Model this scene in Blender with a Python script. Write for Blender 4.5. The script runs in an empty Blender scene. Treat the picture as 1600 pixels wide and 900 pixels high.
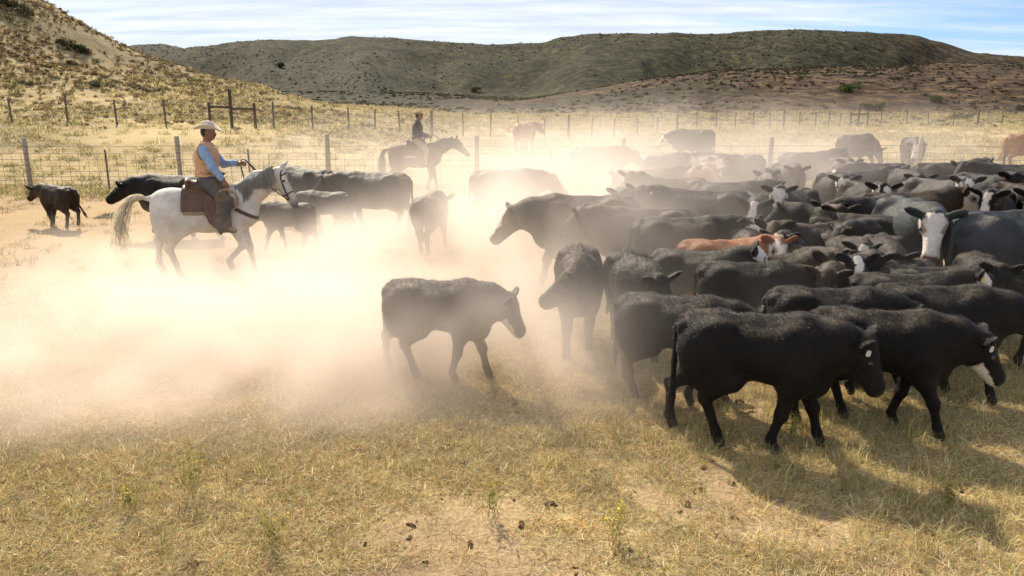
import bpy, math, random
import numpy as np
from mathutils import Vector, Matrix

R = math.radians
scene = bpy.context.scene
COL = scene.collection
rng = np.random.default_rng(7)
random.seed(7)

# ------------------------------------------------------------------ camera
CAM_H, F_PX, HORIZON = 2.86, 1250.0, 155.0
PITCH = math.atan((450 - HORIZON) / F_PX)
cam_data = bpy.data.cameras.new("camera")
cam = bpy.data.objects.new("camera", cam_data)
COL.objects.link(cam)
cam.location = (0, 0, CAM_H)
cam.rotation_euler = (math.pi / 2 - PITCH, 0, 0)
cam_data.sensor_width = 36.0
cam_data.lens = 36.0 * F_PX / 1600.0
cam_data.clip_start, cam_data.clip_end = 0.1, 6000
scene.camera = cam

# ------------------------------------------------------------------ light
SUN_EL, SUN_AZ = R(41), R(-25)            # azimuth from +Y, minus = towards -X
SUN = Vector((math.sin(SUN_AZ) * math.cos(SUN_EL), math.cos(SUN_AZ) * math.cos(SUN_EL), math.sin(SUN_EL)))
sun_data = bpy.data.lights.new("sun", 'SUN')
sun_data.energy = 5.0
sun_data.angle = R(0.55)
sun_data.color = (1.0, 0.90, 0.74)
sun = bpy.data.objects.new("sun", sun_data)
sun.rotation_euler = SUN.to_track_quat('Z', 'Y').to_euler()
sun.location = (0, 0, 60)
COL.objects.link(sun)

world = bpy.data.worlds.new("World")
scene.world = world
world.use_nodes = True
scene.view_settings.view_transform = 'Standard'
scene.view_settings.look = 'None'
scene.view_settings.exposure = 0.72
scene.view_settings.gamma = 1.0
scene.cycles.max_bounces = 6
scene.cycles.diffuse_bounces = 2
scene.cycles.glossy_bounces = 1
scene.cycles.transmission_bounces = 2
scene.cycles.transparent_max_bounces = 4
scene.cycles.volume_bounces = 3
scene.cycles.volume_step_rate = 3.0
scene.cycles.use_denoising = True
scene.cycles.use_adaptive_sampling = True
scene.cycles.adaptive_threshold = 0.02
scene.cycles.caustics_reflective = False
scene.cycles.caustics_refractive = False
scene.cycles.sample_clamp_indirect = 4.0


class NT:
    """small helper to wire node trees"""
    def __init__(self, tree):
        self.t = tree

    def n(self, kind, **kw):
        nd = self.t.nodes.new(kind)
        ins = kw.pop('ins', {})
        for k, v in kw.items():
            setattr(nd, k, v)
        for k, v in ins.items():
            self.put(nd.inputs[k], v)
        return nd

    def put(self, sock, v):
        if isinstance(v, bpy.types.NodeSocket):
            self.t.links.new(v, sock)
        elif isinstance(v, bpy.types.Node):
            self.t.links.new(v.outputs[0], sock)
        else:
            sock.default_value = v

    def math(self, op, a, b=None, c=None, clamp=False):
        nd = self.t.nodes.new('ShaderNodeMath')
        nd.operation = op
        nd.use_clamp = clamp
        for i, v in enumerate((a, b, c)):
            if v is not None:
                self.put(nd.inputs[i], v)
        return nd.outputs[0]

    def mix(self, fac, a, b, blend='MIX'):
        nd = self.t.nodes.new('ShaderNodeMix')
        nd.data_type = 'RGBA'
        nd.blend_type = blend
        self.put(nd.inputs[0], fac)
        self.put(nd.inputs[6], a)
        self.put(nd.inputs[7], b)
        return nd.outputs[2]

    def ramp(self, fac, stops, interp='LINEAR'):
        nd = self.t.nodes.new('ShaderNodeValToRGB')
        nd.color_ramp.interpolation = interp
        el = nd.color_ramp.elements
        while len(el) < len(stops):
            el.new(0.5)
        for e, (p, c) in zip(el, stops):
            e.position = p
            e.color = c if len(c) == 4 else (*c, 1)
        self.put(nd.inputs[0], fac)
        return nd.outputs[0]


def rgb(*c):
    return (c[0], c[1], c[2], 1.0)


# sky: physical sky with thin wind-drawn cloud over it
w = NT(world.node_tree)
world.node_tree.nodes.clear()
sky = w.n('ShaderNodeTexSky', sky_type='NISHITA', sun_disc=False, sun_elevation=SUN_EL, sun_rotation=SUN_AZ,
          altitude=1400, air_density=1.0, dust_density=0.6, ozone_density=2.2)
tc = w.n('ShaderNodeTexCoord')
sp = w.n('ShaderNodeSeparateXYZ', ins={0: tc.outputs['Generated']})
zz = w.math('ADD', w.math('MAXIMUM', sp.outputs[2], 0.0), 0.09)
cv = w.n('ShaderNodeCombineXYZ', ins={0: w.math('DIVIDE', sp.outputs[0], zz), 1: w.math('DIVIDE', sp.outputs[1], zz), 2: 0.0})
mp = w.n('ShaderNodeMapping', ins={'Vector': cv.outputs[0], 'Rotation': (0, 0, R(14)), 'Scale': (0.36, 1.15, 1.0), 'Location': (3.3, 1.2, 0)})
nz = w.n('ShaderNodeTexNoise', ins={'Vector': mp.outputs[0], 'Scale': 1.3, 'Detail': 8.0, 'Roughness': 0.60, 'Distortion': 0.7})
# cloud cover thins out towards the east (the right of the view)
cover = w.n('ShaderNodeMapRange', ins={'Value': sp.outputs[0], 'From Min': 0.02, 'From Max': 0.52, 'To Min': 0.56, 'To Max': 0.10})
dens = w.math('ADD', nz.outputs[0], cover.outputs[0])
mask = w.n('ShaderNodeMapRange', interpolation_type='SMOOTHSTEP', ins={'Value': dens, 'From Min': 0.42, 'From Max': 0.92, 'To Min': 0.0, 'To Max': 0.9})
nz2 = w.n('ShaderNodeTexNoise', ins={'Vector': mp.outputs[0], 'Scale': 2.9, 'Detail': 6.0, 'Roughness': 0.6})
cloud = w.ramp(nz2.outputs[0], [(0.30, (5.0, 5.6, 6.5)), (0.70, (7.9, 8.1, 8.3))])
skyc = w.mix(mask.outputs[0], w.mix(1.0, sky.outputs[0], rgb(0.55, 0.72, 1.0), 'MULTIPLY'), cloud)
bg = w.n('ShaderNodeBackground', ins={'Color': skyc, 'Strength': 0.085})
w.n('ShaderNodeOutputWorld', ins={'Surface': bg.outputs[0]})


# ------------------------------------------------------------------ helpers
def link(o, parent=None):
    COL.objects.link(o)
    if parent is not None:
        o.parent = parent
    return o


def tag(o, label=None, cat=None, group=None, kind=None):
    if label: o['label'] = label
    if cat: o['category'] = cat
    if group: o['group'] = group
    if kind: o['kind'] = kind
    return o


def empty(name, loc=(0, 0, 0), rz=0.0, label=None, cat=None, group=None):
    o = bpy.data.objects.new(name, None)
    o.empty_display_size = 0.2
    o.location = loc
    o.rotation_euler = (0, 0, rz)
    link(o)
    return tag(o, label, cat, group)


def mesh_from(name, verts, faces, smooth=True, col=None):
    """verts Nx3 array, faces MxK array (same K) or list"""
    me = bpy.data.meshes.new(name)
    v = np.asarray(verts, dtype=np.float32)
    if isinstance(faces, np.ndarray):
        m, k = faces.shape
        me.vertices.add(len(v)); me.vertices.foreach_set('co', v.ravel())
        me.loops.add(m * k); me.loops.foreach_set('vertex_index', faces.astype(np.int32).ravel())
        me.polygons.add(m); me.polygons.foreach_set('loop_start', np.arange(0, m * k, k, dtype=np.int32))
        me.polygons.foreach_set('loop_total', np.full(m, k, dtype=np.int32))
        me.update(calc_edges=True)
    else:
        me.from_pydata([tuple(map(float, q)) for q in v], [], [tuple(map(int, f)) for f in faces])
    if smooth:
        me.polygons.foreach_set('use_smooth', np.ones(len(me.polygons), dtype=bool))
    if col is not None:
        a = me.color_attributes.new('coat', 'FLOAT_COLOR', 'POINT')
        c = np.ones((len(v), 4), dtype=np.float32)
        c[:, :3] = col
        a.data.foreach_set('color', c.ravel())
    return me


def put(name, me, mat, parent=None):
    if mat is not None and not me.materials:
        me.materials.append(mat)
    return link(bpy.data.objects.new(name, me), parent)


def tube(pts, rad, sides=6, cap=True):
    """verts, faces of a tube along a polyline; rad scalar or list"""
    P = np.asarray(pts, float)
    n = len(P)
    r = np.full(n, rad) if np.isscalar(rad) else np.asarray(rad, float)
    T = np.gradient(P, axis=0)
    T /= np.linalg.norm(T, axis=1)[:, None] + 1e-9
    ref = np.array([0.0, 0.0, 1.0]) if abs(T[:, 2]).mean() < 0.8 else np.array([0.0, 1.0, 0.0])
    V, Fc = [], []
    for i in range(n):
        a = np.cross(T[i], ref); a /= np.linalg.norm(a) + 1e-9
        b = np.cross(a, T[i])
        for k in range(sides):
            t = 2 * math.pi * k / sides
            V.append(P[i] + r[i] * (math.cos(t) * a + math.sin(t) * b))
    for i in range(n - 1):
        for k in range(sides):
            k2 = (k + 1) % sides
            Fc.append((i * sides + k, i * sides + k2, (i + 1) * sides + k2, (i + 1) * sides + k))
    if cap:
        Fc.append(tuple(range(sides - 1, -1, -1)))
        Fc.append(tuple((n - 1) * sides + k for k in range(sides)))
    return V, Fc


def join(parts):
    V, Fc = [], []
    for v, f in parts:
        o = len(V)
        V += list(v)
        Fc += [tuple(i + o for i in q) for q in f]
    return V, Fc


def bez(pts, n=16):
    """Catmull-Rom through the points"""
    P = [np.asarray(p, float) for p in pts]
    P = [2 * P[0] - P[1]] + P + [2 * P[-1] - P[-2]]
    out = []
    segs = len(P) - 3
    for s in range(segs):
        p0, p1, p2, p3 = P[s:s + 4]
        m = max(2, n // segs)
        for k in range(m + (s == segs - 1)):
            t = k / m
            out.append(0.5 * ((2 * p1) + (p2 - p0) * t + (2 * p0 - 5 * p1 + 4 * p2 - p3) * t * t + (3 * p1 - p0 - 3 * p2 + p3) * t ** 3))
    return np.array(out)


# value noise in numpy
_perm = np.random.default_rng(11).random((256, 256)).astype(np.float64)


def vnoise(x, y):
    xi, yi = np.floor(x).astype(int), np.floor(y).astype(int)
    xf, yf = x - xi, y - yi
    u, v = xf * xf * (3 - 2 * xf), yf * yf * (3 - 2 * yf)
    g = lambda a, b: _perm[a & 255, b & 255]
    return (g(xi, yi) * (1 - u) + g(xi + 1, yi) * u) * (1 - v) + (g(xi, yi + 1) * (1 - u) + g(xi + 1, yi + 1) * u) * v


def fbm(x, y, oct=4, rough=0.5):
    s, a, t = 0.0, 1.0, 0.0
    for i in range(oct):
        s = s + a * (vnoise(x * 2 ** i + 17.3 * i, y * 2 ** i + 5.1 * i) - 0.5)
        t += a
        a *= rough
    return s / t * 2


def sstep(a, b, x):
    t = np.clip((x - a) / (b - a), 0, 1)
    return t * t * (3 - 2 * t)


def smax(a, b, k):
    h = np.clip(0.5 + 0.5 * (a - b) / k, 0, 1)
    return b * (1 - h) + a * h + k * h * (1 - h)


# ------------------------------------------------------------------ terrain
CREST_L = ([-90, -60, -40, -32.5, -27, -19.6, -14, -6, 4], [19, 15.5, 10.9, 6.9, 4.9, 3.0, 2.1, 1.2, 0.7])
SKY_B = ([-600, 100, 185, 240, 275, 310, 350, 430, 500, 540, 560, 600, 700, 780, 850, 870, 920, 1000, 1100, 1200, 1300, 1400, 1450, 1490, 1520, 1580, 1600, 1800, 2400],
         [70, 78, 80, 74, 73, 80, 74, 66, 68, 66, 62, 64, 70, 74, 70, 64, 57, 58, 58, 52, 54, 60, 72, 84, 88, 92, 99, 110, 120])
CREST_D = ([-400, 640, 740, 800, 900, 1000, 1100, 1160, 1300, 1400, 1500, 1600, 1900], [190, 182, 172, 158, 140, 126, 112, 108, 104, 103, 103, 100, 96])


def spur(px, c, wd):
    return np.clip(1 - np.abs(px - c) / wd, 0, 1)


def gz(x, y):
    x = np.asarray(x, float); y = np.asarray(y, float)
    yy = np.maximum(y, 1.0)
    px = x / yy * 1250 + 800
    # pasture floor: flat in the pen, rising beyond the fence, more so on the left
    left = sstep(10, -26, x)
    z = 0.02 * fbm(x * 0.9, y * 0.9, 3) + 0.03 * fbm(x * 0.25, y * 0.25, 2)
    z = z + sstep(27, 46, y) * (0.15 + 1.35 * left) + 0.25 * fbm(x * 0.06, y * 0.06, 3) * sstep(28, 50, y)
    z = z + sstep(60, 190, y) * 2.6
    base = z
    # left hill spur
    c = np.interp(x, *CREST_L)
    t = np.clip((y - 43) / 25, 0, 1)
    prof = t * 0.75 + 0.25 * t * t * (3 - 2 * t)
    back = 1 - sstep(69, 96, y) * 0.96
    hillL = base + np.maximum(c - 1.4 + 0.8 * fbm(x * 0.08, y * 0.08, 3), 0) * prof * back
    hillL = hillL + 0.35 * fbm(x * 0.35, y * 0.35, 3) * prof
    # far hills and mesa
    pxs = np.clip(px, -600, 2400)
    crestpy = np.interp(pxs, *SKY_B)
    sp_ = (spur(pxs, 262, 90) * 0.9 + spur(pxs, 430, 80) * 0.7 + spur(pxs, 575, 120) + spur(pxs, 905, 190) * 0.9
           + spur(pxs, 1230, 220) * 0.6 + spur(pxs, 720, 70) * 0.35 + spur(pxs, 60, 90))
    wob = fbm(px * 0.012, yy * 0.02, 3)
    foot = 222 - 74 * sp_ + 10 * wob
    crest = 268 + 18 * fbm(px * 0.004, px * 0 + 3.1, 2)
    zc = CAM_H + (155 - crestpy) / 1250 * crest
    t = np.clip((y - foot) / (crest - foot), 0, 1)
    prof = np.where(t < 1, t ** 1.25 * (2.0 - t) ** 0.55, 1.0)
    hillB = base + (zc - base) * np.clip(prof, 0, 1.0)
    gul = np.abs(fbm(x * 0.020 + 0.3 * wob, y * 0.007 + 2.2, 3))
    hillB = hillB - 9.0 * gul * np.sin(np.pi * np.clip(t, 0, 1)) ** 0.8 + 0.9 * fbm(x * 0.12, y * 0.12, 3) * t
    hillB = np.where(y > crest, np.minimum(hillB, zc), hillB) - 0.004 * np.maximum(y - crest, 0)
    # low reddish swell on the right
    dpy = np.interp(pxs, *CREST_D)
    zd = CAM_H + (155 - dpy) / 1250 * 150
    t = np.clip((y - 84) / 66, 0, 1)
    hillD = base + np.maximum(zd - base, 0) * (t * t * (3 - 2 * t) * 0.6 + 0.4 * t) * (1 - 0.5 * sstep(160, 215, y))
    hillD = hillD + 0.55 * fbm(x * 0.09, y * 0.09, 4) * sstep(80, 100, y) * sstep(680, 900, px)
    z = smax(hillL, hillB, 1.2)
    z = np.where(y < 60, smax(hillL, base, 0.01), z)
    z = smax(z, hillD, 0.8) - 0.2 * sstep(60, 80, y)
    return np.where(y < 27, base, z * sstep(27, 30, y) + base * (1 - sstep(27, 30, y)))


def ray(px, py):
    r, u = (px - 800) / F_PX, (450 - py) / F_PX
    c, s = math.cos(PITCH), math.sin(PITCH)
    return np.array([r, c + u * s, -s + u * c])


def at(px, py, h=0.0):
    """world point of a pixel lying h above the ground"""
    d = ray(px, py)
    t = 3.0 * np.cumprod(np.full(3200, 1.0018))
    x, y, z = d[0] * t, d[1] * t, CAM_H + d[2] * t
    g = gz(x, y)
    k = int(np.argmax(z <= g + h))
    return np.array([x[k], y[k], g[k]])


def build_ground():
    rows = np.concatenate([np.arange(-6, 3, 0.6), np.arange(3, 14, 0.10), 14 * np.cumprod(np.full(430, 1.0109))])
    rows = rows[rows < 1500]
    u = np.linspace(-1.25, 1.25, 380)
    Y, U = np.meshgrid(rows, u, indexing='ij')
    X = U * (np.maximum(Y, 0) + 5.0)
    Z = gz(X, Y)
    V = np.stack([X, Y, Z], -1).reshape(-1, 3)
    nr, nc = Y.shape
    i = (np.arange(nr - 1)[:, None] * nc + np.arange(nc - 1)[None, :]).ravel()
    Fc = np.stack([i, i + 1, i + nc + 1, i + nc], -1)
    x, y = V[:, 0], V[:, 1]
    px = x / np.maximum(y, 1) * 1250 + 800
    # zones: trampled bare dirt / greenness / red soil
    pen = sstep(28, 23, y) * sstep(6.2, 9.5, y + 0.25 * x + 1.3 * fbm(x * 0.4, y * 0.4, 3))
    dirt = np.clip(pen * (0.72 + 0.7 * fbm(x * 0.3, y * 0.3, 4)), 0, 1)
    dirt = np.maximum(dirt, 0.8 * sstep(0.18, 0.5, fbm(x * 0.55 + 9, y * 0.55, 4)) * sstep(28, 10, y))
    hill = sstep(62, 120, y) * (1 - sstep(-14, -26, x) * sstep(120, 70, y))
    green = np.clip(0.22 + 0.5 * fbm(x * 0.12 + 4, y * 0.12, 4) + 0.15 * sstep(5.5, 4, y), 0, 1) * (1 - dirt) * (0.35 + 0.65 * sstep(20, 40, y))
    green = np.maximum(green * (1 - hill), hill * (1.22 + 0.3 * fbm(x * 0.03, y * 0.03, 4)))
    dpy = np.interp(np.clip(px, -400, 1900), *CREST_D)
    red = sstep(74, 96, y) * sstep(190, 165, y) * sstep(600, 860, px) * np.clip(0.62 + 1.3 * fbm(x * 0.045, y * 0.06, 4), 0, 1)
    lh = sstep(-24, -40, x) * sstep(44, 52, y) * sstep(130, 90, y) * np.clip(0.35 + 0.8 * fbm(x * 0.1, y * 0.1, 3), 0, 1)
    red = np.maximum(red, lh * 0.5)
    red = np.maximum(red, 0.55 * sstep(0.12, 0.5, fbm(x * 0.7 + 2.7, y * 0.7 + 8.2, 4)) * sstep(9, 6, y))
    red = np.maximum(red, sstep(1330, 1420, px) * sstep(200, 230, y) * 0.5)
    col = np.stack([np.clip(dirt, 0, 1), np.clip(green, 0, 1), np.clip(red, 0, 1)], -1)
    me = mesh_from('ground', V, Fc, True, col)
    m = bpy.data.materials.new('dry_pasture_ground')
    m.use_nodes = True
    t = NT(m.node_tree); m.node_tree.nodes.clear()
    at_ = t.n('ShaderNodeAttribute', attribute_name='coat')
    s = t.n('ShaderNodeSeparateColor', ins={0: at_.outputs['Color']})
    g = t.n('ShaderNodeNewGeometry')
    pos = g.outputs['Position']
    fine = t.n('ShaderNodeTexNoise', ins={'Vector': pos, 'Scale': 26.0, 'Detail': 6.0, 'Roughness': 0.72})
    mid = t.n('ShaderNodeTexNoise', ins={'Vector': pos, 'Scale': 1.7, 'Detail': 7.0, 'Roughness': 0.65})
    big = t.n('ShaderNodeTexNoise', ins={'Vector': pos, 'Scale': 0.16, 'Detail': 6.0, 'Roughness': 0.6})
    straw = t.ramp(fine.outputs[0], [(0.30, (0.25, 0.165, 0.08)), (0.5, (0.48, 0.37, 0.19)), (0.72, (0.65, 0.54, 0.31))])
    soil = t.ramp(fine.outputs[0], [(0.30, (0.24, 0.15, 0.082)), (0.55, (0.42, 0.295, 0.18)), (0.75, (0.54, 0.41, 0.265))])
    hilln = t.n('ShaderNodeTexNoise', ins={'Vector': pos, 'Scale': 0.42, 'Detail': 10.0, 'Roughness': 0.78})
    olive = t.ramp(hilln.outputs[0], [(0.38, (0.007, 0.007, 0.004)), (0.50, (0.025, 0.024, 0.010)), (0.62, (0.085, 0.074, 0.031))])
    redc = t.ramp(hilln.outputs[0], [(0.38, (0.014, 0.009, 0.006)), (0.50, (0.060, 0.036, 0.021)), (0.62, (0.16, 0.105, 0.058))])
    jit = t.math('MULTIPLY', t.math('SUBTRACT', mid.outputs[0], 0.5), 1.1)
    fac = lambda ch: t.math('ADD', s.outputs[ch], t.math('MULTIPLY', jit, t.math('MULTIPLY', t.math('SUBTRACT', 1.0, s.outputs[ch]), t.math('MULTIPLY', s.outputs[ch], 3.0))), clamp=True)
    c = t.mix(fac(0), straw, soil)
    c = t.mix(fac(1), c, olive)
    c = t.mix(fac(2), c, redc)
    tint = t.ramp(big.outputs[0], [(0.3, (0.72, 0.70, 0.68)), (0.7, (1.04, 1.02, 0.98))])
    c = t.mix(1.0, c, tint, 'MULTIPLY')
    hgt = t.math('ADD', t.math('MULTIPLY', fine.outputs[0], 0.5), t.math('MULTIPLY', mid.outputs[0], 1.0))
    bump = t.n('ShaderNodeBump', ins={'Strength': 0.7, 'Distance': 0.06, 'Height': hgt})
    b = t.n('ShaderNodeBsdfPrincipled', ins={'Base Color': c, 'Roughness': 0.95, 'Normal': bump.outputs[0]})
    b.inputs['Specular IOR Level'].default_value = 0.1
    t.n('ShaderNodeOutputMaterial', ins={'Surface': b.outputs[0]})
    o = put('ground', me, m)
    tag(o, kind='structure')
    return o


build_ground()
# ------------------------------------------------------------------ implicit surfaces
class Sdf:
    """union of rounded cones and ellipsoids with smooth blending, polygonised with surface nets"""
    def __init__(self):
        self.p = []

    def cone(self, a, b, ra, rb, k=0.04, g='', fr=None, sy=1.0):
        self.p.append(('c', np.asarray(a, float), np.asarray(b, float), ra, rb, k, g, fr, sy)); return self

    def ell(self, c, r, k=0.05, g='', fr=None, rot=None):
        self.p.append(('e', np.asarray(c, float), np.asarray(r, float), None, None, k, g, fr, rot)); return self

    @staticmethod
    def local(P, fr):
        return P if fr is None else (P - fr[0]) @ fr[1]      # fr = (origin, 3x3 with axes as columns)

    def prim(self, q, P):
        P = self.local(P, q[7])
        if q[0] == 'c':
            a, b, ra, rb, sy = q[1], q[2], q[3], q[4], q[8]
            if sy != 1.0:
                m = (a[1] + b[1]) / 2
                P = P.copy(); P[:, 1] = m + (P[:, 1] - m) / sy
            d = b - a
            h = np.clip(((P - a) @ d) / (d @ d + 1e-12), 0, 1)
            D = np.linalg.norm(P - (a + h[:, None] * d), axis=1) - (ra + (rb - ra) * h)
            return D * min(1.0, sy)
        c, r, rot = q[1], q[2], q[8]
        L = P - c
        if rot is not None:
            L = L @ rot
        k0 = np.linalg.norm(L / r, axis=1)
        k1 = np.linalg.norm(L / (r * r), axis=1) + 1e-9
        return k0 * (k0 - 1.0) / k1

    def bound(self, q):
        if q[0] == 'c':
            pts = np.array([q[1], q[2]]); m = max(q[3], q[4])
            lo, hi = pts.min(0) - m, pts.max(0) + m
        else:
            m = q[2].max() if q[8] is not None else q[2]
            lo, hi = q[1] - m, q[1] + m
        if q[7] is not None:
            cs = np.array([[x, y, z] for x in (lo[0], hi[0]) for y in (lo[1], hi[1]) for z in (lo[2], hi[2])]) @ q[7][1].T + q[7][0]
            lo, hi = cs.min(0), cs.max(0)
        return lo, hi

    def group_dist(self, V, names):
        d = np.full(len(V), 9.0)
        for q in self.p:
            if q[6] in names:
                d = np.minimum(d, self.prim(q, V))
        return d

    def field(self, h, pad=0.0):
        B = [self.bound(q) for q in self.p]
        lo = np.min([b[0] for b in B], 0) - 3 * h - pad
        hi = np.max([b[1] for b in B], 0) + 3 * h + pad
        n = np.ceil((hi - lo) / h).astype(int) + 1
        f = np.full(n, 1.0)
        ax = [lo[i] + h * np.arange(n[i]) for i in range(3)]
        for q, (bl, bh) in zip(self.p, B):
            m = q[5] + 2.5 * h + pad
            i0 = np.clip(np.floor((bl - m - lo) / h).astype(int), 0, n)
            i1 = np.clip(np.ceil((bh + m - lo) / h).astype(int) + 1, 0, n)
            sl = tuple(slice(i0[i], i1[i]) for i in range(3))
            G = np.meshgrid(ax[0][sl[0]], ax[1][sl[1]], ax[2][sl[2]], indexing='ij')
            P = np.stack(G, -1).reshape(-1, 3)
            d = self.prim(q, P).reshape(G[0].shape)
            a, k = f[sl], q[5]
            hh = np.clip(0.5 + 0.5 * (a - d) / k, 0, 1)
            f[sl] = a * (1 - hh) + d * hh - k * hh * (1 - hh)
        return f, ax, lo

    def mesh(self, h):
        f, ax, lo = self.field(h)
        return nets(f, lo, h)


def nets(f, lo, h):
    ins = f < 0
    n = np.array(f.shape)
    c = [ins[i:n[0] - 1 + i, j:n[1] - 1 + j, k:n[2] - 1 + k] for i in (0, 1) for j in (0, 1) for k in (0, 1)]
    cnt = sum(a.astype(np.int8) for a in c)
    act = (cnt > 0) & (cnt < 8)
    I = np.argwhere(act)
    idx = np.full(act.shape, -1, int)
    idx[act] = np.arange(len(I))
    acc = np.zeros((len(I), 3)); num = np.zeros(len(I))
    for axis in range(3):
        o1, o2 = [a for a in range(3) if a != axis]
        for u in (0, 1):
            for v in (0, 1):
                A = I.copy(); A[:, o1] += u; A[:, o2] += v
                Bq = A.copy(); Bq[:, axis] += 1
                fa, fb = f[tuple(A.T)], f[tuple(Bq.T)]
                s = (fa < 0) != (fb < 0)
                t = np.where(s, fa / np.where(s, fa - fb, 1), 0)
                p = A.astype(float); p[:, axis] += t
                acc[s] += p[s]; num[s] += 1
    V = lo + h * (acc / num[:, None])
    Fs = []
    for axis in range(3):
        o1, o2 = [(1, 2), (2, 0), (0, 1)][axis]
        sl0 = [slice(None)] * 3; sl1 = [slice(None)] * 3
        sl0[axis] = slice(0, -1); sl1[axis] = slice(1, None)
        a, b = ins[tuple(sl0)], ins[tuple(sl1)]
        E = np.argwhere(a != b)
        ok = (E[:, o1] > 0) & (E[:, o2] > 0) & (E[:, o1] < n[o1] - 1) & (E[:, o2] < n[o2] - 1)
        E = E[ok]
        flip = ~a[tuple(E.T)]
        q = []
        for u, v in ((-1, -1), (0, -1), (0, 0), (-1, 0)):
            C = E.copy(); C[:, o1] += u; C[:, o2] += v
            q.append(idx[tuple(C.T)])
        q = np.stack(q, -1)
        q[flip] = q[flip][:, ::-1]
        Fs.append(q)
    Fs = np.concatenate(Fs)
    return V, Fs[(Fs >= 0).all(1)]


def rotz(a):
    c, s = math.cos(a), math.sin(a)
    return np.array([[c, -s, 0], [s, c, 0], [0, 0, 1.0]])


def roty(a):                      # positive = nose down for a +X axis
    c, s = math.cos(a), math.sin(a)
    return np.array([[c, 0, s], [0, 1, 0], [-s, 0, c]])


def rotx(a):
    c, s = math.cos(a), math.sin(a)
    return np.array([[1, 0, 0], [0, c, -s], [0, s, c]])


# ------------------------------------------------------------------ materials
def principled(name, color, rough=0.8, spec=0.3, sheen=0.0, attr=False, noise=None, bump=None, metal=0.0, sheen_tint=(1, 1, 1)):
    m = bpy.data.materials.new(name)
    m.use_nodes = True
    t = NT(m.node_tree); m.node_tree.nodes.clear()
    tcn = t.n('ShaderNodeTexCoord')
    if attr:
        c = t.n('ShaderNodeAttribute', attribute_name='coat').outputs['Color']
    else:
        rg = t.n('ShaderNodeRGB'); rg.outputs[0].default_value = rgb(*color); c = rg.outputs[0]
    if noise:
        sc, lo_, hi_ = noise
        nn = t.n('ShaderNodeTexNoise', ins={'Vector': tcn.outputs['Object'], 'Scale': sc, 'Detail': 6.0, 'Roughness': 0.65})
        c = t.mix(1.0, c, t.ramp(nn.outputs[0], [(0.28, (lo_,) * 3), (0.72, (hi_,) * 3)]), 'MULTIPLY')
    b = t.n('ShaderNodeBsdfPrincipled', ins={'Base Color': c, 'Roughness': rough, 'Metallic': metal})
    b.inputs['Specular IOR Level'].default_value = spec
    b.inputs['Sheen Weight'].default_value = sheen
    b.inputs['Sheen Roughness'].default_value = 0.45
    b.inputs['Sheen Tint'].default_value = rgb(*sheen_tint)
    if bump:
        sc, st, dist = bump
        nn = t.n('ShaderNodeTexNoise', ins={'Vector': tcn.outputs['Object'], 'Scale': sc, 'Detail': 5.0, 'Roughness': 0.6})
        bp = t.n('ShaderNodeBump', ins={'Strength': st, 'Distance': dist, 'Height': nn.outputs[0]})
        t.put(b.inputs['Normal'], bp.outputs[0])
    t.n('ShaderNodeOutputMaterial', ins={'Surface': b.outputs[0]})
    return m


def hide_material():
    """short cattle hair: coat colour, streaks of pale dust with rim light painted along the top, ripples in the hide"""
    m = bpy.data.materials.new('dusty_hide')
    m.use_nodes = True
    t = NT(m.node_tree); m.node_tree.nodes.clear()
    tcn = t.n('ShaderNodeTexCoord')
    c = t.n('ShaderNodeAttribute', attribute_name='coat').outputs['Color']
    stretch = t.n('ShaderNodeMapping', ins={'Vector': tcn.outputs['Object'], 'Scale': (0.6, 1.0, 1.0)})
    n1 = t.n('ShaderNodeTexNoise', ins={'Vector': stretch.outputs[0], 'Scale': 9.0, 'Detail': 8.0, 'Roughness': 0.72, 'Distortion': 0.4})
    n2 = t.n('ShaderNodeTexNoise', ins={'Vector': tcn.outputs['Object'], 'Scale': 70.0, 'Detail': 4.0, 'Roughness': 0.7})
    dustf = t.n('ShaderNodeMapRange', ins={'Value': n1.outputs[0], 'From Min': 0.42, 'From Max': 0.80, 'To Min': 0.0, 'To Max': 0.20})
    # dust along the back and hips, paled on upward faces to paint rim light
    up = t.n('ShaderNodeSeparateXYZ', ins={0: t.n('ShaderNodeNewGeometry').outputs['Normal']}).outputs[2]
    dust_rim = t.n('ShaderNodeMapRange', interpolation_type='SMOOTHSTEP', ins={'Value': up, 'From Min': 0.45, 'From Max': 0.98, 'To Min': 0.10, 'To Max': 2.6}).outputs[0]
    c2 = t.mix(t.math('MULTIPLY', dustf.outputs[0], dust_rim), c, rgb(0.30, 0.235, 0.165))
    c2 = t.mix(1.0, c2, t.ramp(n2.outputs[0], [(0.3, (0.65,) * 3), (0.7, (1.35,) * 3)]), 'MULTIPLY')
    # loose folds of skin run down the ribs and neck
    wv = t.n('ShaderNodeTexWave', wave_type='BANDS', bands_direction='X', ins={'Vector': tcn.outputs['Object'], 'Scale': 1.6, 'Distortion': 9.0, 'Detail': 3.0, 'Detail Scale': 1.3})
    hgt = t.math('ADD', t.math('MULTIPLY', n2.outputs[0], 0.30), t.math('ADD', t.math('MULTIPLY', wv.outputs[0], 0.25), n1.outputs[0]))
    bp = t.n('ShaderNodeBump', ins={'Strength': 0.7, 'Distance': 0.03, 'Height': hgt})
    b = t.n('ShaderNodeBsdfPrincipled', ins={'Base Color': c2, 'Roughness': 0.46, 'Normal': bp.outputs[0]})
    b.inputs['Specular IOR Level'].default_value = 0.10
    b.inputs['Sheen Weight'].default_value = 0.0
    b.inputs['Sheen Roughness'].default_value = 0.4
    b.inputs['Sheen Tint'].default_value = rgb(1.0, 0.86, 0.68)
    t.n('ShaderNodeOutputMaterial', ins={'Surface': b.outputs[0]})
    return m


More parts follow.
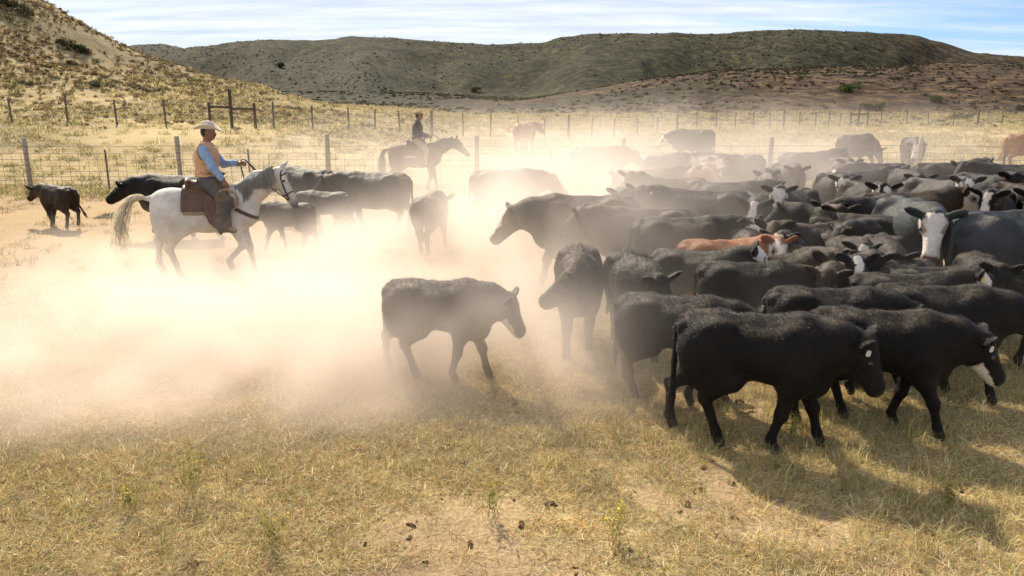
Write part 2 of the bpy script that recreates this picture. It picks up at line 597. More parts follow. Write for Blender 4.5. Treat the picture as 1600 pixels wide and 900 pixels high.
M = {}
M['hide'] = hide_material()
M['hair'] = principled('shaggy_coat_hair', (0, 0, 0), 0.5, 0.25, 0.08, attr=True, sheen_tint=(1, .88, .7))
M['eye'] = principled('wet_dark_eye', (0.012, 0.009, 0.007), 0.12, 0.6)
M['tag_yellow'] = principled('yellow_ear_tag', (0.75, 0.55, 0.06), 0.45, 0.4)
M['tag_white'] = principled('white_ear_tag', (0.55, 0.52, 0.47), 0.45, 0.4)
M['tag_red'] = principled('red_ear_tag', (0.55, 0.10, 0.08), 0.45, 0.4)

COATS = {'black': (0.010, 0.008, 0.007), 'brownblack': (0.034, 0.022, 0.014), 'grey': (0.060, 0.055, 0.052), 'red': (0.28, 0.115, 0.048),
         'tan': (0.42, 0.22, 0.11), 'brown': (0.075, 0.040, 0.022), 'slate': (0.040, 0.042, 0.044)}
WHITE = np.array([0.72, 0.62, 0.53])


def vnormals(V, Fc):
    n = np.cross(V[Fc[:, 2]] - V[Fc[:, 0]], V[Fc[:, 3]] - V[Fc[:, 1]])
    N = np.zeros_like(V)
    for k in range(4):
        np.add.at(N, Fc[:, k], n)
    return N / (np.linalg.norm(N, axis=1)[:, None] + 1e-12)


def hair_mesh(name, V, Fc, col, count, length, lo_z, rs, back=np.array([-0.75, 0, -0.45])):
    """a pelt of tapered single hairs standing off the body"""
    N = vnormals(V, Fc)
    a, b = V[Fc[:, 0]], V[Fc[:, 1]]; c, d = V[Fc[:, 2]], V[Fc[:, 3]]
    area = np.linalg.norm(np.cross(c - a, d - b), axis=1)
    zc = (a[:, 2] + c[:, 2]) / 2
    area = area * np.where(zc > lo_z, 1.0, 0.12)
    # more and longer hairs along the topline, as on a winter coat
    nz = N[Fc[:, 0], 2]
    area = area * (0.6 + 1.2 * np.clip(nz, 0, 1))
    f = rs.choice(len(Fc), count, p=area / area.sum())
    u, v = rs.random(count)[:, None], rs.random(count)[:, None]
    P = (V[Fc[f, 0]] * (1 - u) + V[Fc[f, 1]] * u) * (1 - v) + (V[Fc[f, 3]] * (1 - u) + V[Fc[f, 2]] * u) * v
    Nn = N[Fc[f, 0]]
    D = Nn * (0.50 + 0.5 * rs.random(count)[:, None]) + back * (0.7 + 0.5 * rs.random(count)[:, None]) + 0.38 * rs.normal(size=(count, 3))
    D /= np.linalg.norm(D, axis=1)[:, None]
    L = length * (0.55 + 0.9 * rs.random(count)) * (0.7 + 0.6 * np.clip(Nn[:, 2], 0, 1))
    side = np.cross(D, Nn); side /= np.linalg.norm(side, axis=1)[:, None] + 1e-9
    wd = 0.0024
    base = P - Nn * 0.004
    W = np.stack([base - side * wd, base + side * wd, base + D * L[:, None]], 1).reshape(-1, 3)
    T = np.arange(count * 3).reshape(-1, 3)
    cc = np.repeat(col[Fc[f, 0]] * (0.8 + 0.7 * rs.random(count)[:, None]), 3, axis=0)
    cc = cc + (np.repeat(np.clip(Nn[:, 2] - 0.45, 0, 1) * rs.random(count), 3)[:, None] * np.array([0.17, 0.13, 0.09]))  # upward hairs tinted with dust colour to paint in the backlit rim
    return mesh_from(name, W, T, False, cc)


# ------------------------------------------------------------------ cattle
def cow_body(adult=False, walk=0.0, neck=(18, 0), head=(42, 0), tail=0.0, seed=0, fat=1.0, tail_up=0.0, hair=0):
    """hip height about 1.03, faces +X, origin on the ground. neck, head = (pitch, yaw) in degrees; head pitch is nose-down"""
    s = Sdf()
    rs = np.random.default_rng(seed)
    A = 1.0 if adult else 0.0
    wf = fat
    hx = 0.10 - 0.06 * A          # calves are shorter in the trunk
    X = lambda x, y, z: (x + hx, y, z)
    by = (0.235 + 0.045 * A) * wf
    s.ell((-0.02 + hx / 2, 0, 0.755 - 0.03 * A), (0.55 + 0.08 * A, by, 0.235 + 0.04 * A), 0.07)
    s.ell((0.30, 0, 0.755), (0.31, 0.215 * wf + 0.025 * A, 0.262), 0.07)
    s.ell(X(-0.44, 0, 0.805), (0.26, 0.225 * wf + 0.015 * A, 0.205), 0.07)
    s.cone(X(-0.60, 0, 0.965), (-0.02, 0, 0.945), 0.05, 0.055, 0.08)
    s.cone((-0.02, 0, 0.945), (0.36, 0, 0.965), 0.055, 0.065, 0.08)
    for q in (-1, 1):
        s.ell(X(-0.36, q * 0.145 * wf, 0.935), (0.11, 0.07, 0.06), 0.10)
        s.ell(X(-0.655, q * 0.085, 0.895), (0.06, 0.05, 0.06), 0.06)
        s.ell((0.36, q * 0.135 * wf, 0.74), (0.15, 0.095, 0.235), 0.07, rot=roty(R(-16)))
        s.ell(X(-0.48, q * 0.125 * wf, 0.69), (0.19, 0.10, 0.25), 0.07, rot=roty(R(10)))
    s.ell((0.47, 0, 0.575), (0.17, 0.125, 0.155), 0.08)
    if adult:
        for q in (-1, 1):
            s.ell((-0.32, q * 0.175, 0.955), (0.08, 0.055, 0.05), 0.09)
            s.ell((0.36, q * 0.06, 0.99), (0.09, 0.03, 0.045), 0.05)
        s.cone((-0.55, 0, 0.995), (0.38, 0, 1.0), 0.025, 0.025, 0.05)
        s.ell((-0.02, 0, 0.585), (0.42, 0.22, 0.17), 0.12)
        s.ell((-0.33, 0, 0.46), (0.12, 0.10, 0.085), 0.06)
    # neck and head
    np_, ny = R(neck[0]), R(neck[1])
    nb = np.array([0.42, 0, 0.82])
    NL = 0.45 + 0.05 * A
    nd = rotz(ny) @ np.array([math.cos(np_), 0, math.sin(np_)])
    poll = nb + NL * nd
    HL = 0.365 + 0.035 * A
    hp, hy = R(head[0]), R(head[1])
    fr = (poll, rotz(hy) @ roty(hp))
    mid = nb + 0.5 * NL * nd
    s.cone(nb, mid, 0.225, 0.172, 0.09, sy=0.78)
    s.cone(mid, poll - 0.03 * nd + np.array([0, 0, -0.045]), 0.172, 0.122, 0.07, sy=0.84)
    s.cone(nb + np.array([0.03, 0, 0.09]), poll + np.array([0, 0, -0.03]) - 0.05 * nd, 0.10, 0.075, 0.07, sy=0.7)
    s.cone((0.50, 0, 0.64), mid + np.array([0, 0, -0.14]), 0.10, 0.05, 0.08, sy=0.45)
    s.ell((0.06, 0, -0.05), (0.125, 0.104, 0.108), 0.04, 'head', fr)
    s.cone((0.08, 0, -0.04), (HL - 0.06, 0, -0.055), 0.092, 0.066, 0.04, 'head', fr)
    s.cone((0.05, 0, -0.14), (HL - 0.07, 0, -0.108), 0.066, 0.050, 0.05, 'head', fr, 0.9)
    s.ell((HL - 0.03, 0, -0.07), (0.058, 0.076, 0.068), 0.03, 'head', fr)
    s.ell((-0.005, 0, 0.035), (0.05, 0.05, 0.045), 0.04, 'head', fr)
    for q in (-1, 1):
        er = rotx(q * R(20)) @ rotz(q * R(16))
        s.ell((-0.01, q * 0.168, 0.035), (0.026, 0.105, 0.066), 0.018, 'ear', fr, rot=er)
        s.cone((0.015, q * 0.07, 0.0), (0.0, q * 0.13, 0.02), 0.032, 0.03, 0.02, 'ear', fr)
        s.ell((0.125, q * 0.088, -0.018), (0.032, 0.02, 0.024), 0.018, 'head', fr)
        s.ell((HL - 0.005, q * 0.03, -0.04), (0.02, 0.018, 0.016), 0.01, 'head', fr)
    # legs; walk phase moves diagonal pairs
    ph = walk
    sw = [math.sin(ph), -math.sin(ph), -math.sin(ph + 0.55), math.sin(ph + 0.55)]
    lf = [max(0, math.cos(ph)), max(0, -math.cos(ph)), max(0, -math.cos(ph + 0.55)), max(0, math.cos(ph + 0.55))]
    amp = 0.0 if walk == 0 else 0.20
    tk = 1.0 + 0.06 * A
    for i, q in ((0, 1), (1, -1)):
        dx, up = amp * sw[i], (0.09 * lf[i] if amp else 0) * (1 - abs(sw[i]))
        y0 = q * 0.125 * wf; y1 = q * 0.115
        el, kn = np.array([0.37 + 0.2 * dx, y0, 0.53]), np.array([0.395 + 0.65 * dx + 0.8 * up, y1, 0.315 + 0.6 * up])
        fe = np.array([0.39 + dx - 0.2 * up, y1, 0.115 + up]); ho = fe + np.array([0.035, 0, -0.075])
        s.cone((0.38, y0, 0.66), el, 0.115 * tk, 0.088 * tk, 0.07, sy=0.8)
        s.cone(el, kn, 0.086 * tk, 0.050 * tk, 0.05, 'leg')
        s.cone(kn + np.array([0.008, 0, 0]), kn, 0.053 * tk, 0.050 * tk, 0.03, 'leg')
        s.cone(kn, fe, 0.044 * tk, 0.036 * tk, 0.03, 'leg')
        s.ell(fe, (0.043, 0.042, 0.043), 0.025, 'leg')
        s.cone(fe + np.array([0.01, 0, -0.02]), ho, 0.038, 0.046, 0.02, 'hoof')
    for i, q in ((2, 1), (3, -1)):
        dx, up = amp * sw[i] * 1.1, (0.09 * lf[i] if amp else 0) * (1 - abs(sw[i]))
        y0 = q * 0.135 * wf; y1 = q * 0.115
        st = np.array([hx - 0.31 + 0.3 * dx, y0, 0.565]); hk = np.array([hx - 0.605 + 0.75 * dx + 0.3 * up, y1, 0.375 + 0.6 * up])
        fe = np.array([hx - 0.555 + dx + 0.3 * up, y1, 0.115 + up]); ho = fe + np.array([0.035, 0, -0.075])
        gas = (st + hk) / 2 + np.array([-0.01, 0, 0.02])
        s.cone(X(-0.44, y0, 0.74), st, 0.16, 0.10, 0.07, sy=0.75)
        s.cone(st, gas, 0.105 * tk, 0.082 * tk, 0.06, sy=0.85)
        s.cone(X(-0.58, y0, 0.76), gas + np.array([-0.05, 0, 0]), 0.10, 0.068, 0.06, sy=0.8)
        s.cone(gas, hk, 0.082 * tk, 0.050 * tk, 0.05, 'leg', None, 0.9)
        s.ell(hk + np.array([-0.012, 0, 0.015]), (0.055, 0.042, 0.062), 0.03, 'leg')
        s.cone(hk, fe, 0.047 * tk, 0.038 * tk, 0.03, 'leg')
        s.ell(fe, (0.045, 0.043, 0.044), 0.025, 'leg')
        s.cone(fe + np.array([0.01, 0, -0.02]), ho, 0.040, 0.047, 0.02, 'hoof')
    # tail
    t0 = np.array([hx - 0.675, 0, 0.955])
    if tail_up > 0:
        pts = [t0, t0 + (-0.12, 0.05 * tail, 0.05 * tail_up), t0 + (-0.25, 0.12 * tail, -0.05), t0 + (-0.33, 0.2 * tail, -0.28)]
    else:
        pts = [t0, t0 + (-0.05, 0.02 * tail, -0.08), t0 + (-0.055, 0.10 * tail, -0.34), t0 + (-0.05 - 0.04 * abs(tail), 0.2 * tail, -0.52)]
    for a, b in zip(pts[:-1], pts[1:]):
        s.cone(a, b, 0.027, 0.023, 0.02, 'tail')
    e = pts[-1]; dd = (pts[-1] - pts[-2]) / np.linalg.norm(pts[-1] - pts[-2])
    s.cone(e, e + 0.10 * dd, 0.026, 0.036, 0.02, 'tail')
    s.cone(e + 0.10 * dd, e + 0.22 * dd, 0.036, 0.014, 0.02, 'tail')
    return s, fr, HL


def cow_colors(s, fr, HL, V, coat, face, seed):
    rs = np.random.default_rng(seed)
    base = np.array(COATS[coat])
    n = len(V)
    col = np.tile(base, (n, 1))
    ox, oy = rs.random(2) * 50
    blot = fbm(V[:, 0] * 4 + ox + V[:, 1] * 3, V[:, 2] * 4 + oy, 3)
    col = col * (1 + 0.45 * blot)[:, None]
    H = Sdf.local(V, fr)
    dh = s.group_dist(V, ('head',)); de = s.group_dist(V, ('ear',))
    inhead = (dh < 0.045) & (H[:, 0] > 0.0)
    nzz = fbm(H[:, 0] * 14 + ox, H[:, 1] * 14 + H[:, 2] * 9 + oy, 3)
    ear = (de < 0.012) & (np.abs(H[:, 1]) > 0.075)
    wm = np.zeros(n)
    if face == 'white':
        wm = inhead & ((H[:, 0] + 0.05 * nzz > 0.0))
    elif face == 'blaze':
        wm = inhead & (np.abs(H[:, 1]) + 0.03 * nzz < 0.05) & (H[:, 2] > -0.09)
    elif face == 'mottle':
        wm = inhead & (nzz > -0.10)
    elif face == 'chin':
        wm = inhead & (H[:, 2] + 0.03 * nzz < -0.105) & (H[:, 0] > 0.13)
    elif face == 'poll':
        wm = inhead & (H[:, 0] < 0.17 + 0.05 * nzz) & (H[:, 2] > -0.05)
    wm = np.asarray(wm, float) * (~ear)
    wc = WHITE * (0.92 + 0.16 * nzz)[:, None]
    if face in ('white', 'mottle'):
        patch = (np.abs(np.abs(H[:, 1]) - 0.085) < 0.03) & (np.abs(H[:, 0] - 0.125) < 0.045) & (np.abs(H[:, 2] + 0.02) < 0.045)
        wc = np.where((patch & inhead)[:, None], wc * np.array([0.45, 0.34, 0.28]), wc)
    col = col * (1 - wm[:, None]) + wc * wm[:, None]
    nose = inhead & (H[:, 0] > HL - 0.012) & (H[:, 2] > -0.095)
    ncol = np.array([0.17, 0.09, 0.075]) if face == 'white' else np.array([0.02, 0.018, 0.018])
    col[nose] = ncol
    if coat in ('red', 'tan') :
        col[ear] = base * 0.8
    hoof = (s.group_dist(V, ('hoof',)) < 0.01) & (V[:, 2] < 0.09)
    col[hoof] = (0.035, 0.028, 0.022)
    return np.clip(col, 0.002, 0.9)


_eye_me = None


def eye_mesh():
    global _eye_me
    if _eye_me is None:
        u = np.linspace(0, math.pi, 7); v = np.linspace(0, 2 * math.pi, 11)[:-1]
        V = [(math.sin(a) * math.cos(b), math.sin(a) * math.sin(b), math.cos(a)) for a in u for b in v]
        Fc = [(i * 10 + k, (i + 1) * 10 + k, (i + 1) * 10 + (k + 1) % 10, i * 10 + (k + 1) % 10) for i in range(6) for k in range(10)]
        _eye_me = mesh_from('eye', V, Fc)
        _eye_me.materials.append(M['eye'])
    return _eye_me


def tag_mesh(mat):
    o = [(0.0, 0.012), (-0.028, 0.0), (-0.034, -0.055), (-0.02, -0.078), (0.02, -0.078), (0.034, -0.055), (0.028, 0.0)]
    V = [(x, 0.003, z) for x, z in o] + [(x, -0.003, z) for x, z in o]
    n = len(o)
    Fc = [tuple(range(n)), tuple(range(2 * n - 1, n - 1, -1))] + [(i, (i + 1) % n, n + (i + 1) % n, n + i) for i in range(n)]
    me = mesh_from('ear_tag', V, Fc, False)
    me.materials.append(mat)
    return me


N_COW = [0]


def cattle(label, px, py, h, heading, coat='black', face=None, calf=True, foot=False, res=0.03, hair=0, eyes=False, etag=None, etag_side=-1, group=None, fat=None, **pose):
    """px,py: pixel of the middle of the topline (or of the feet when foot=True)"""
    N_COW[0] += 1
    seed = N_COW[0] * 13 + 5
    rs = np.random.default_rng(seed)
    p = at(px, py, 0.0 if foot else h * 0.975)
    S = h / 1.03
    pose.setdefault('walk', rs.uniform(0.3, 6))
    pose.setdefault('tail', rs.uniform(-0.5, 0.5))
    if len(pose.get('head', ())) == 3:                     # looks at the camera, give or take
        pit, off, _ = pose['head']
        look = math.degrees(math.atan2(-p[1], -p[0])) - heading
        pose['head'] = (pit, (look + 180) % 360 - 180 + off)
        pose['neck'] = (pose['neck'][0], max(-38, min(38, pose['head'][1] * 0.5)))
        pose['head'] = (pit, max(-88, min(88, pose['head'][1])))
    s, fr, HL = cow_body(adult=not calf, seed=seed, fat=fat or rs.uniform(0.96, 1.08), **pose)
    V, Fc = s.mesh(res / S)
    col = cow_colors(s, fr, HL, V, coat, face, seed)
    name = 'calf' if calf else 'cow'
    root = empty(name, (p[0], p[1], p[2]), R(heading), label, 'calf' if calf else 'cow', group or ('cattle in the dusty herd'))
    SX = S * np.array([0.88 if calf else 0.93, 1.0, 1.0])
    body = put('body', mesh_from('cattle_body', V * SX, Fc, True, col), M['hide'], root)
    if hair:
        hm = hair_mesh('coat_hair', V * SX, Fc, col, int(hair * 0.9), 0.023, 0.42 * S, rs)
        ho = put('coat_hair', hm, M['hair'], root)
        ho['kind'] = 'stuff'
    fo, fm = fr
    if eyes:
        for q in (-1, 1):
            e = link(bpy.data.objects.new('eye', eye_mesh()), root)
            e.location = Vector(SX * (fo + fm @ np.array([0.128, q * 0.098, -0.016])))
            e.scale = (0.021 * S,) * 3
    if etag:
        e = put('ear_tag', tag_mesh(M['tag_' + etag]), None, root)
        e.location = Vector(SX * (fo + fm @ np.array([0.025, etag_side * 0.175, 0.03])))
        e.scale = (0.6, 1, 0.6)
        e.rotation_euler = (0.12, 0.1, R(pose['head'][1]) - etag_side * R(38))
    return root
# ------------------------------------------------------------------ the herd
CALF = 'calves at the front of the herd'
HERD = 'cattle packed in the herd'
PEN = 'cattle scattered in the dusty pen'
FAR = 'cattle grazing beyond the wire fence'

# nearest calves, clear of the dust
cattle('black shaggy calf closest to the camera, walking with head low', 1178, 494, 1.16, -20, hair=26000, res=0.018, walk=1.15, neck=(8, 0), head=(60, -8), eyes=True, group=CALF, tail=-0.2, etag='white', fat=1.04)
cattle('black calf with white chin and white ear tag, leading the front row', 1374, 489, 1.09, -20, face='chin', hair=24000, res=0.018, walk=4.3, neck=(4, 0), head=(52, 0), eyes=True, etag='white', group=CALF, fat=1.03)
cattle('black woolly calf third from the front, its head above the white-chinned calf', 1292, 454, 1.07, -14, hair=22000, res=0.02, walk=2.6, neck=(6, 0), head=(30, 0), eyes=True, etag='white', group=CALF)
cattle('black calf with hanging tail directly behind the calf closest to the camera', 1052, 466, 1.05, -23, hair=22000, res=0.02, walk=2.2, neck=(6, 0), head=(38, 0), eyes=True, group=CALF, tail=0.55)
cattle('dusty black calf facing out of the herd, muzzle pointing at the lone calf', 905, 394, 1.15, 266, coat='brownblack', hair=14000, res=0.024, walk=5.0, neck=(10, -12), head=(34, -84), eyes=True, group=CALF)
cattle('black calf head-on with lowered head between the dusty calf and the hanging tail', 990, 402, 1.12, 276, hair=14000, res=0.024, walk=1.9, neck=(12, 8), head=(58, 30), eyes=True, group=CALF)
cattle('lone dark calf with pale muzzle walking alone in the dust', 680, 442, 1.05, -13, coat='brownblack', face='chin', hair=18000, res=0.018, walk=1.0, neck=(6, 0), head=(58, 4), eyes=True, group=PEN, tail=0.0)
cattle('dark calf with white poll beside the orange calf', 1085, 395, 1.05, -28, face='poll', hair=9000, res=0.024, neck=(34, 6), head=(30, 10), group=HERD)
cattle('black fuzzy calf with square rump in front of the white-polled calf', 1168, 413, 1.06, -13, hair=16000, res=0.024, neck=(4, 0), head=(40, 0), group=CALF)
cattle('orange red calf with mottled white face in the middle of the herd', 1128, 377, 1.08, -6, coat='red', face='mottle', hair=9000, res=0.024, walk=2.0, neck=(30, -14), head=(38, 8, 1), eyes=True, group=HERD)
cattle('greyish calf with black head just below the orange calf', 1200, 401, 1.05, -10, coat='brownblack', hair=9000, res=0.024, neck=(32, 0), head=(40, 25, 1), group=HERD)
cattle('black calf with white side of face, head raised above the shaggy backs', 1395, 409, 1.05, 192, face='blaze', hair=9000, res=0.024, neck=(36, 20), head=(38, 20, 1), eyes=True, group=HERD)
cattle('large black calf at the edge behind the white-chinned calf', 1462, 450, 1.12, -18, hair=20000, res=0.022, walk=4.4, neck=(4, 0), head=(40, 0), group=CALF)
cattle('black calf with white poll and yellow ear tag', 1410, 431, 1.05, -12, face='poll', hair=10000, res=0.024, neck=(30, 0), head=(32, -10), etag='yellow', group=HERD)
cattle('big grey cow with broad white face staring straight at the camera', 1425, 318, 1.45, 263, coat='slate', face='white', calf=False, hair=9000, res=0.022, walk=0.0, neck=(20, 3), head=(60, 0, 1), eyes=True, group=HERD)
cattle('big slate grey cow cut off by the frame beside the staring white-faced cow', 1588, 334, 1.47, 14, coat='slate', calf=False, res=0.024, walk=3.3, neck=(6, 0), head=(40, 0), group=HERD)
cattle('dark cow with white head looking over the big slate grey cow', 1412, 305, 1.33, 2, coat='brownblack', face='white', calf=False, res=0.03, neck=(26, 0), head=(24, -30), eyes=True, group=HERD)
cattle('black cow with long white face, head high behind the orange calf', 1240, 300, 1.25, 228, face='white', calf=False, res=0.024, hair=7000, neck=(34, 14), head=(60, 6, 1), eyes=True, group=HERD)
cattle('black cow with white speckled face turned sideways beside the long white face', 1066, 344, 1.2, 0, face='mottle', calf=False, res=0.03, neck=(16, 0), head=(34, -50), eyes=True, group=HERD)
cattle('black cow with white face standing alone in the haze at mid herd', 1306, 275, 1.3, 261, face='white', calf=False, res=0.026, neck=(24, 0), head=(60, 0, 1), eyes=True, group=HERD)
cattle('hazy black cow with small white face at the back of the herd', 1200, 266, 1.25, 250, face='white', calf=False, res=0.036, neck=(20, 0), head=(50, 10), group=HERD)
cattle('black cow with white streaked poll facing the hazy white face', 1140, 288, 1.25, 0, face='poll', calf=False, res=0.036, neck=(20, 0), head=(38, -10), group=HERD)
cattle('tan cow showing its rounded rump above the hazy backs', 1095, 261, 1.35, 62, coat='tan', calf=False, res=0.034, neck=(8, 0), head=(40, 0), group=HERD)
cattle('dusty black cow with yellow ear tag behind the left-facing cow', 1100, 302, 1.35, 176, calf=False, res=0.03, neck=(26, 10), head=(50, 50), etag='yellow', etag_side=1, group=HERD)
cattle('large dusty cow walking left out of the herd with lowered head', 915, 310, 1.4, 184, coat='brownblack', face='blaze', calf=False, res=0.026, walk=2.4, neck=(4, 0), head=(46, 0), eyes=True, group=HERD)
cattle('hazy dark cow standing side-on against the fence, ears up', 935, 232, 1.4, 2, calf=False, res=0.036, walk=0.0, neck=(8, 0), head=(40, -20), group=PEN)
cattle('pale hazy cow nearly hidden in dust behind the lone calf', 790, 268, 1.3, 4, coat='brownblack', calf=False, res=0.036, neck=(6, 0), head=(40, 0), group=PEN)
cattle('small hazy calf seen from behind below the mounted dark rider', 671, 306, 1.1, 78, coat='brownblack', res=0.03, neck=(6, 0), head=(40, 0), group=PEN)
cattle('dark cow with raised head walking left below the dark rider', 585, 273, 1.3, 180, calf=False, res=0.028, walk=5.2, neck=(12, 0), head=(38, 0), group=PEN)
cattle('half-grown dusty calf in front of the white horse, its pale tail hanging', 510, 301, 0.98, 178, coat='brownblack', res=0.028, walk=1.4, neck=(4, 0), head=(40, 0), group=PEN)
cattle('dark cow behind the white horse head with its tail lifted', 478, 266, 1.3, 140, calf=False, res=0.03, neck=(8, 0), head=(40, 0), tail_up=1.2, tail=-0.4, group=PEN)
cattle('black cow with ear tag facing left behind the white horse rump', 272, 277, 1.3, 181, calf=False, res=0.026, walk=3.6, neck=(6, 0), head=(32, 0), etag='white', etag_side=1, eyes=True, group=PEN)
cattle('small dark calf trotting off by itself beside the fence post', 90, 292, 0.95, 155, coat='brownblack', res=0.024, walk=5.4, neck=(16, 10), head=(40, 10), tail=-0.8, group=PEN)
cattle('dark calf hidden behind the chest of the white horse', 452, 318, 0.95, 172, coat='brownblack', res=0.03, walk=1.2, neck=(2, 0), head=(45, 0), group=PEN)

# beyond the wire
cattle('red cow standing rear-on beyond the wire fence', 820, 238, 1.34, 64, coat='red', calf=False, foot=True, res=0.036, walk=0.0, neck=(14, -20), head=(38, -25), group=FAR)
cattle('black cow with white face looking left beyond the fence', 1084, 204, 1.42, 181, face='white', calf=False, res=0.036, walk=0.0, neck=(0, 0), head=(42, 0), group=FAR)
cattle('black cow grazing with head down beyond the fence', 1340, 212, 1.36, 20, calf=False, res=0.036, neck=(-25, 0), head=(60, 0), group=FAR)
cattle('black cow with white face behind a fence post, facing the camera', 1428, 217, 1.36, 254, face='white', calf=False, res=0.036, walk=0.0, neck=(4, -8), head=(50, -22), group=FAR)
cattle('red cow cut off by the frame beyond the fence', 1603, 211, 1.36, 10, coat='red', calf=False, res=0.04, walk=0.0, group=FAR)

# the packed back rows, one by one: (label, px, topline py, height, heading, coat, face)
ROWS = [
    ('hazy grey cow at the back corner of the herd near the side-on cow', 1040, 244, 1.36, 40, 'brownblack', None),
    ('hazy cow with white face under the black cow beyond the fence', 1090, 246, 1.3, 300, 'black', 'white'),
    ('hazy dark cow with pricked ears along the back of the herd', 1150, 244, 1.34, 178, 'black', None),
    ('hazy brown cow with rounded back beside the tan rump', 1010, 268, 1.3, 20, 'brown', None),
    ('pale dusty cow facing away before the side-on hazy cow', 985, 280, 1.22, 96, 'brownblack', None),
    ('dark cow at the back below the fence post in the haze', 1262, 240, 1.35, 3, 'black', None),
    ('dark cow with white shoulder patch turned towards the grazing cow', 1372, 258, 1.34, 186, 'black', 'poll'),
    ('long-backed black cow at the back edge below the post-hidden cow', 1478, 257, 1.35, 2, 'black', None),
    ('black cow at the back edge running out of the frame', 1580, 260, 1.36, 178, 'black', None),
    ('black cow with curly poll and red ear tag behind the white head', 1536, 276, 1.36, 274, 'black', None),
    ('black cow beside the red-tagged cow at the frame edge', 1592, 292, 1.34, 262, 'black', None),
    ('grey cow with speckled face between the dark white-headed cow and red-tagged cow', 1462, 284, 1.3, 285, 'grey', 'mottle'),
    ('black cow with sloping back above the staring cow', 1374, 312, 1.3, 205, 'black', None),
    ('dusty black cow with broad rump below the mid herd white face', 1330, 338, 1.25, 150, 'black', None),
    ('dusty black cow facing the long white face', 1278, 354, 1.15, 215, 'brownblack', None),
    ('hazy dark cow behind the lone white face at mid herd', 1345, 270, 1.3, 15, 'black', None),
    ('hazy brown cow between the white streaked poll and yellow-tagged cow', 1055, 282, 1.28, 200, 'brown', None),
    ('dark calf with white blaze and pricked ears below the broad rump', 1318, 370, 1.10, 275, 'black', 'blaze'),
    ('black calf with rounded ears facing the camera beside the staring cow', 1384, 377, 1.12, 250, 'black', None),
    ('dusty calf with white poll below the speckled sideways face', 1248, 386, 1.08, -62, 'brownblack', 'poll'),
    ('dark calf back under the chin of the staring cow', 1452, 420, 1.06, -14, 'black', None),
    ('dark calf at the frame edge under the big slate grey cow', 1570, 424, 1.1, -10, 'black', None),
    ('hazy cow facing the camera beside the left-walking cow', 985, 298, 1.3, 262, 'black', None),
    ('black cow with white blaze behind the long white face', 1178, 308, 1.25, 262, 'black', 'blaze'),
    ('dusty dark cow looking out just below the long white face cow', 1262, 326, 1.2, 280, 'brownblack', None),
    ('black cow turned left between broad rump and staring cow', 1385, 346, 1.2, 205, 'black', None),
    ('black cow with mottled face above the broad rump', 1352, 290, 1.3, 268, 'black', 'mottle'),
    ('hazy dark cow facing the camera below the back corner cows', 1232, 258, 1.3, 266, 'black', None),
    ('hazy cow with white face near the grazing cow by the fence', 1318, 250, 1.34, 255, 'brownblack', 'white'),
    ('black cow facing the camera behind the sloping back', 1412, 268, 1.34, 262, 'black', None),
    ('black cow with white blaze under the red-tagged cow', 1556, 304, 1.3, 240, 'black', 'blaze'),
    ('small black calf facing the camera behind the orange calf', 1165, 362, 1.1, 262, 'black', None),
    ('small calf with white blaze beside the mottled face', 1236, 366, 1.1, 245, 'black', 'blaze'),
    ('small black calf looking out between the raised white face and blazed calf', 1352, 394, 1.06, 255, 'black', None),
    ('small black calf facing the camera below the big slate grey cow', 1532, 404, 1.08, 248, 'black', None),
    ('small brown calf peering over the woolly backs', 1300, 408, 1.04, 250, 'brownblack', None),
    ('dusty dark cow hidden in haze behind the left-walking cow', 1010, 330, 1.25, 182, 'brownblack', None),
]
for lab, px, py, h, hd, coat, face in ROWS:
    cf = h < 1.12
    toward = 225 < hd % 360 < 315
    rs_ = np.random.default_rng(int(px + py))
    cattle(lab, px, py, h, hd, coat=coat, face=face, calf=cf, res=0.03, hair=6000 if py > 270 else 0,
           neck=(rs_.uniform(16, 34) if toward else rs_.uniform(6, 38), rs_.uniform(-12, 12)), head=(rs_.uniform(50, 62), rs_.uniform(-25, 25), 1) if toward or (py > 330 and rs_.random() < 0.6) else (rs_.uniform(28, 50), rs_.uniform(-40, 40)),
           eyes=toward and py > 260, etag='red' if 'red ear' in lab else None, group=HERD)
# ------------------------------------------------------------------ fences
M['post'] = principled('weathered_post', (0.36, 0.30, 0.23), 0.9, 0.2, noise=(14, 0.6, 1.3), bump=(30, 0.5, 0.01))
M['brace'] = principled('dark_creosote_post', (0.085, 0.062, 0.045), 0.9, 0.2, noise=(14, 0.6, 1.3), bump=(30, 0.5, 0.01))
M['steel'] = principled('rusty_steel_post', (0.11, 0.085, 0.065), 0.7, 0.3, noise=(20, 0.7, 1.3))
M['wire'] = principled('dull_fence_wire', (0.15, 0.125, 0.10), 0.6, 0.3, metal=0.2)


def round_post(h, r, lean=(0, 0), seed=0):
    rs = np.random.default_rng(seed)
    pts = [(lean[0] * t, lean[1] * t, -0.25 + (h + 0.25) * t) for t in np.linspace(0, 1, 6)]
    rad = [r * (1.06 - 0.1 * t + 0.05 * rs.normal()) for t in np.linspace(0, 1, 6)]
    return tube(pts, rad, 9)


def t_post(h):
    """steel T section with a spade-less shaft"""
    a, b, tt = 0.026, 0.034, 0.007
    o = [(-a, 0), (a, 0), (a, tt), (tt / 2, tt), (tt / 2, b), (-tt / 2, b), (-tt / 2, tt), (-a, tt)]
    V = [(x, y, -0.2) for x, y in o] + [(x, y, h) for x, y in o]
    n = len(o)
    return V, [(i, (i + 1) % n, n + (i + 1) % n, n + i) for i in range(n)] + [tuple(range(n, 2 * n))]


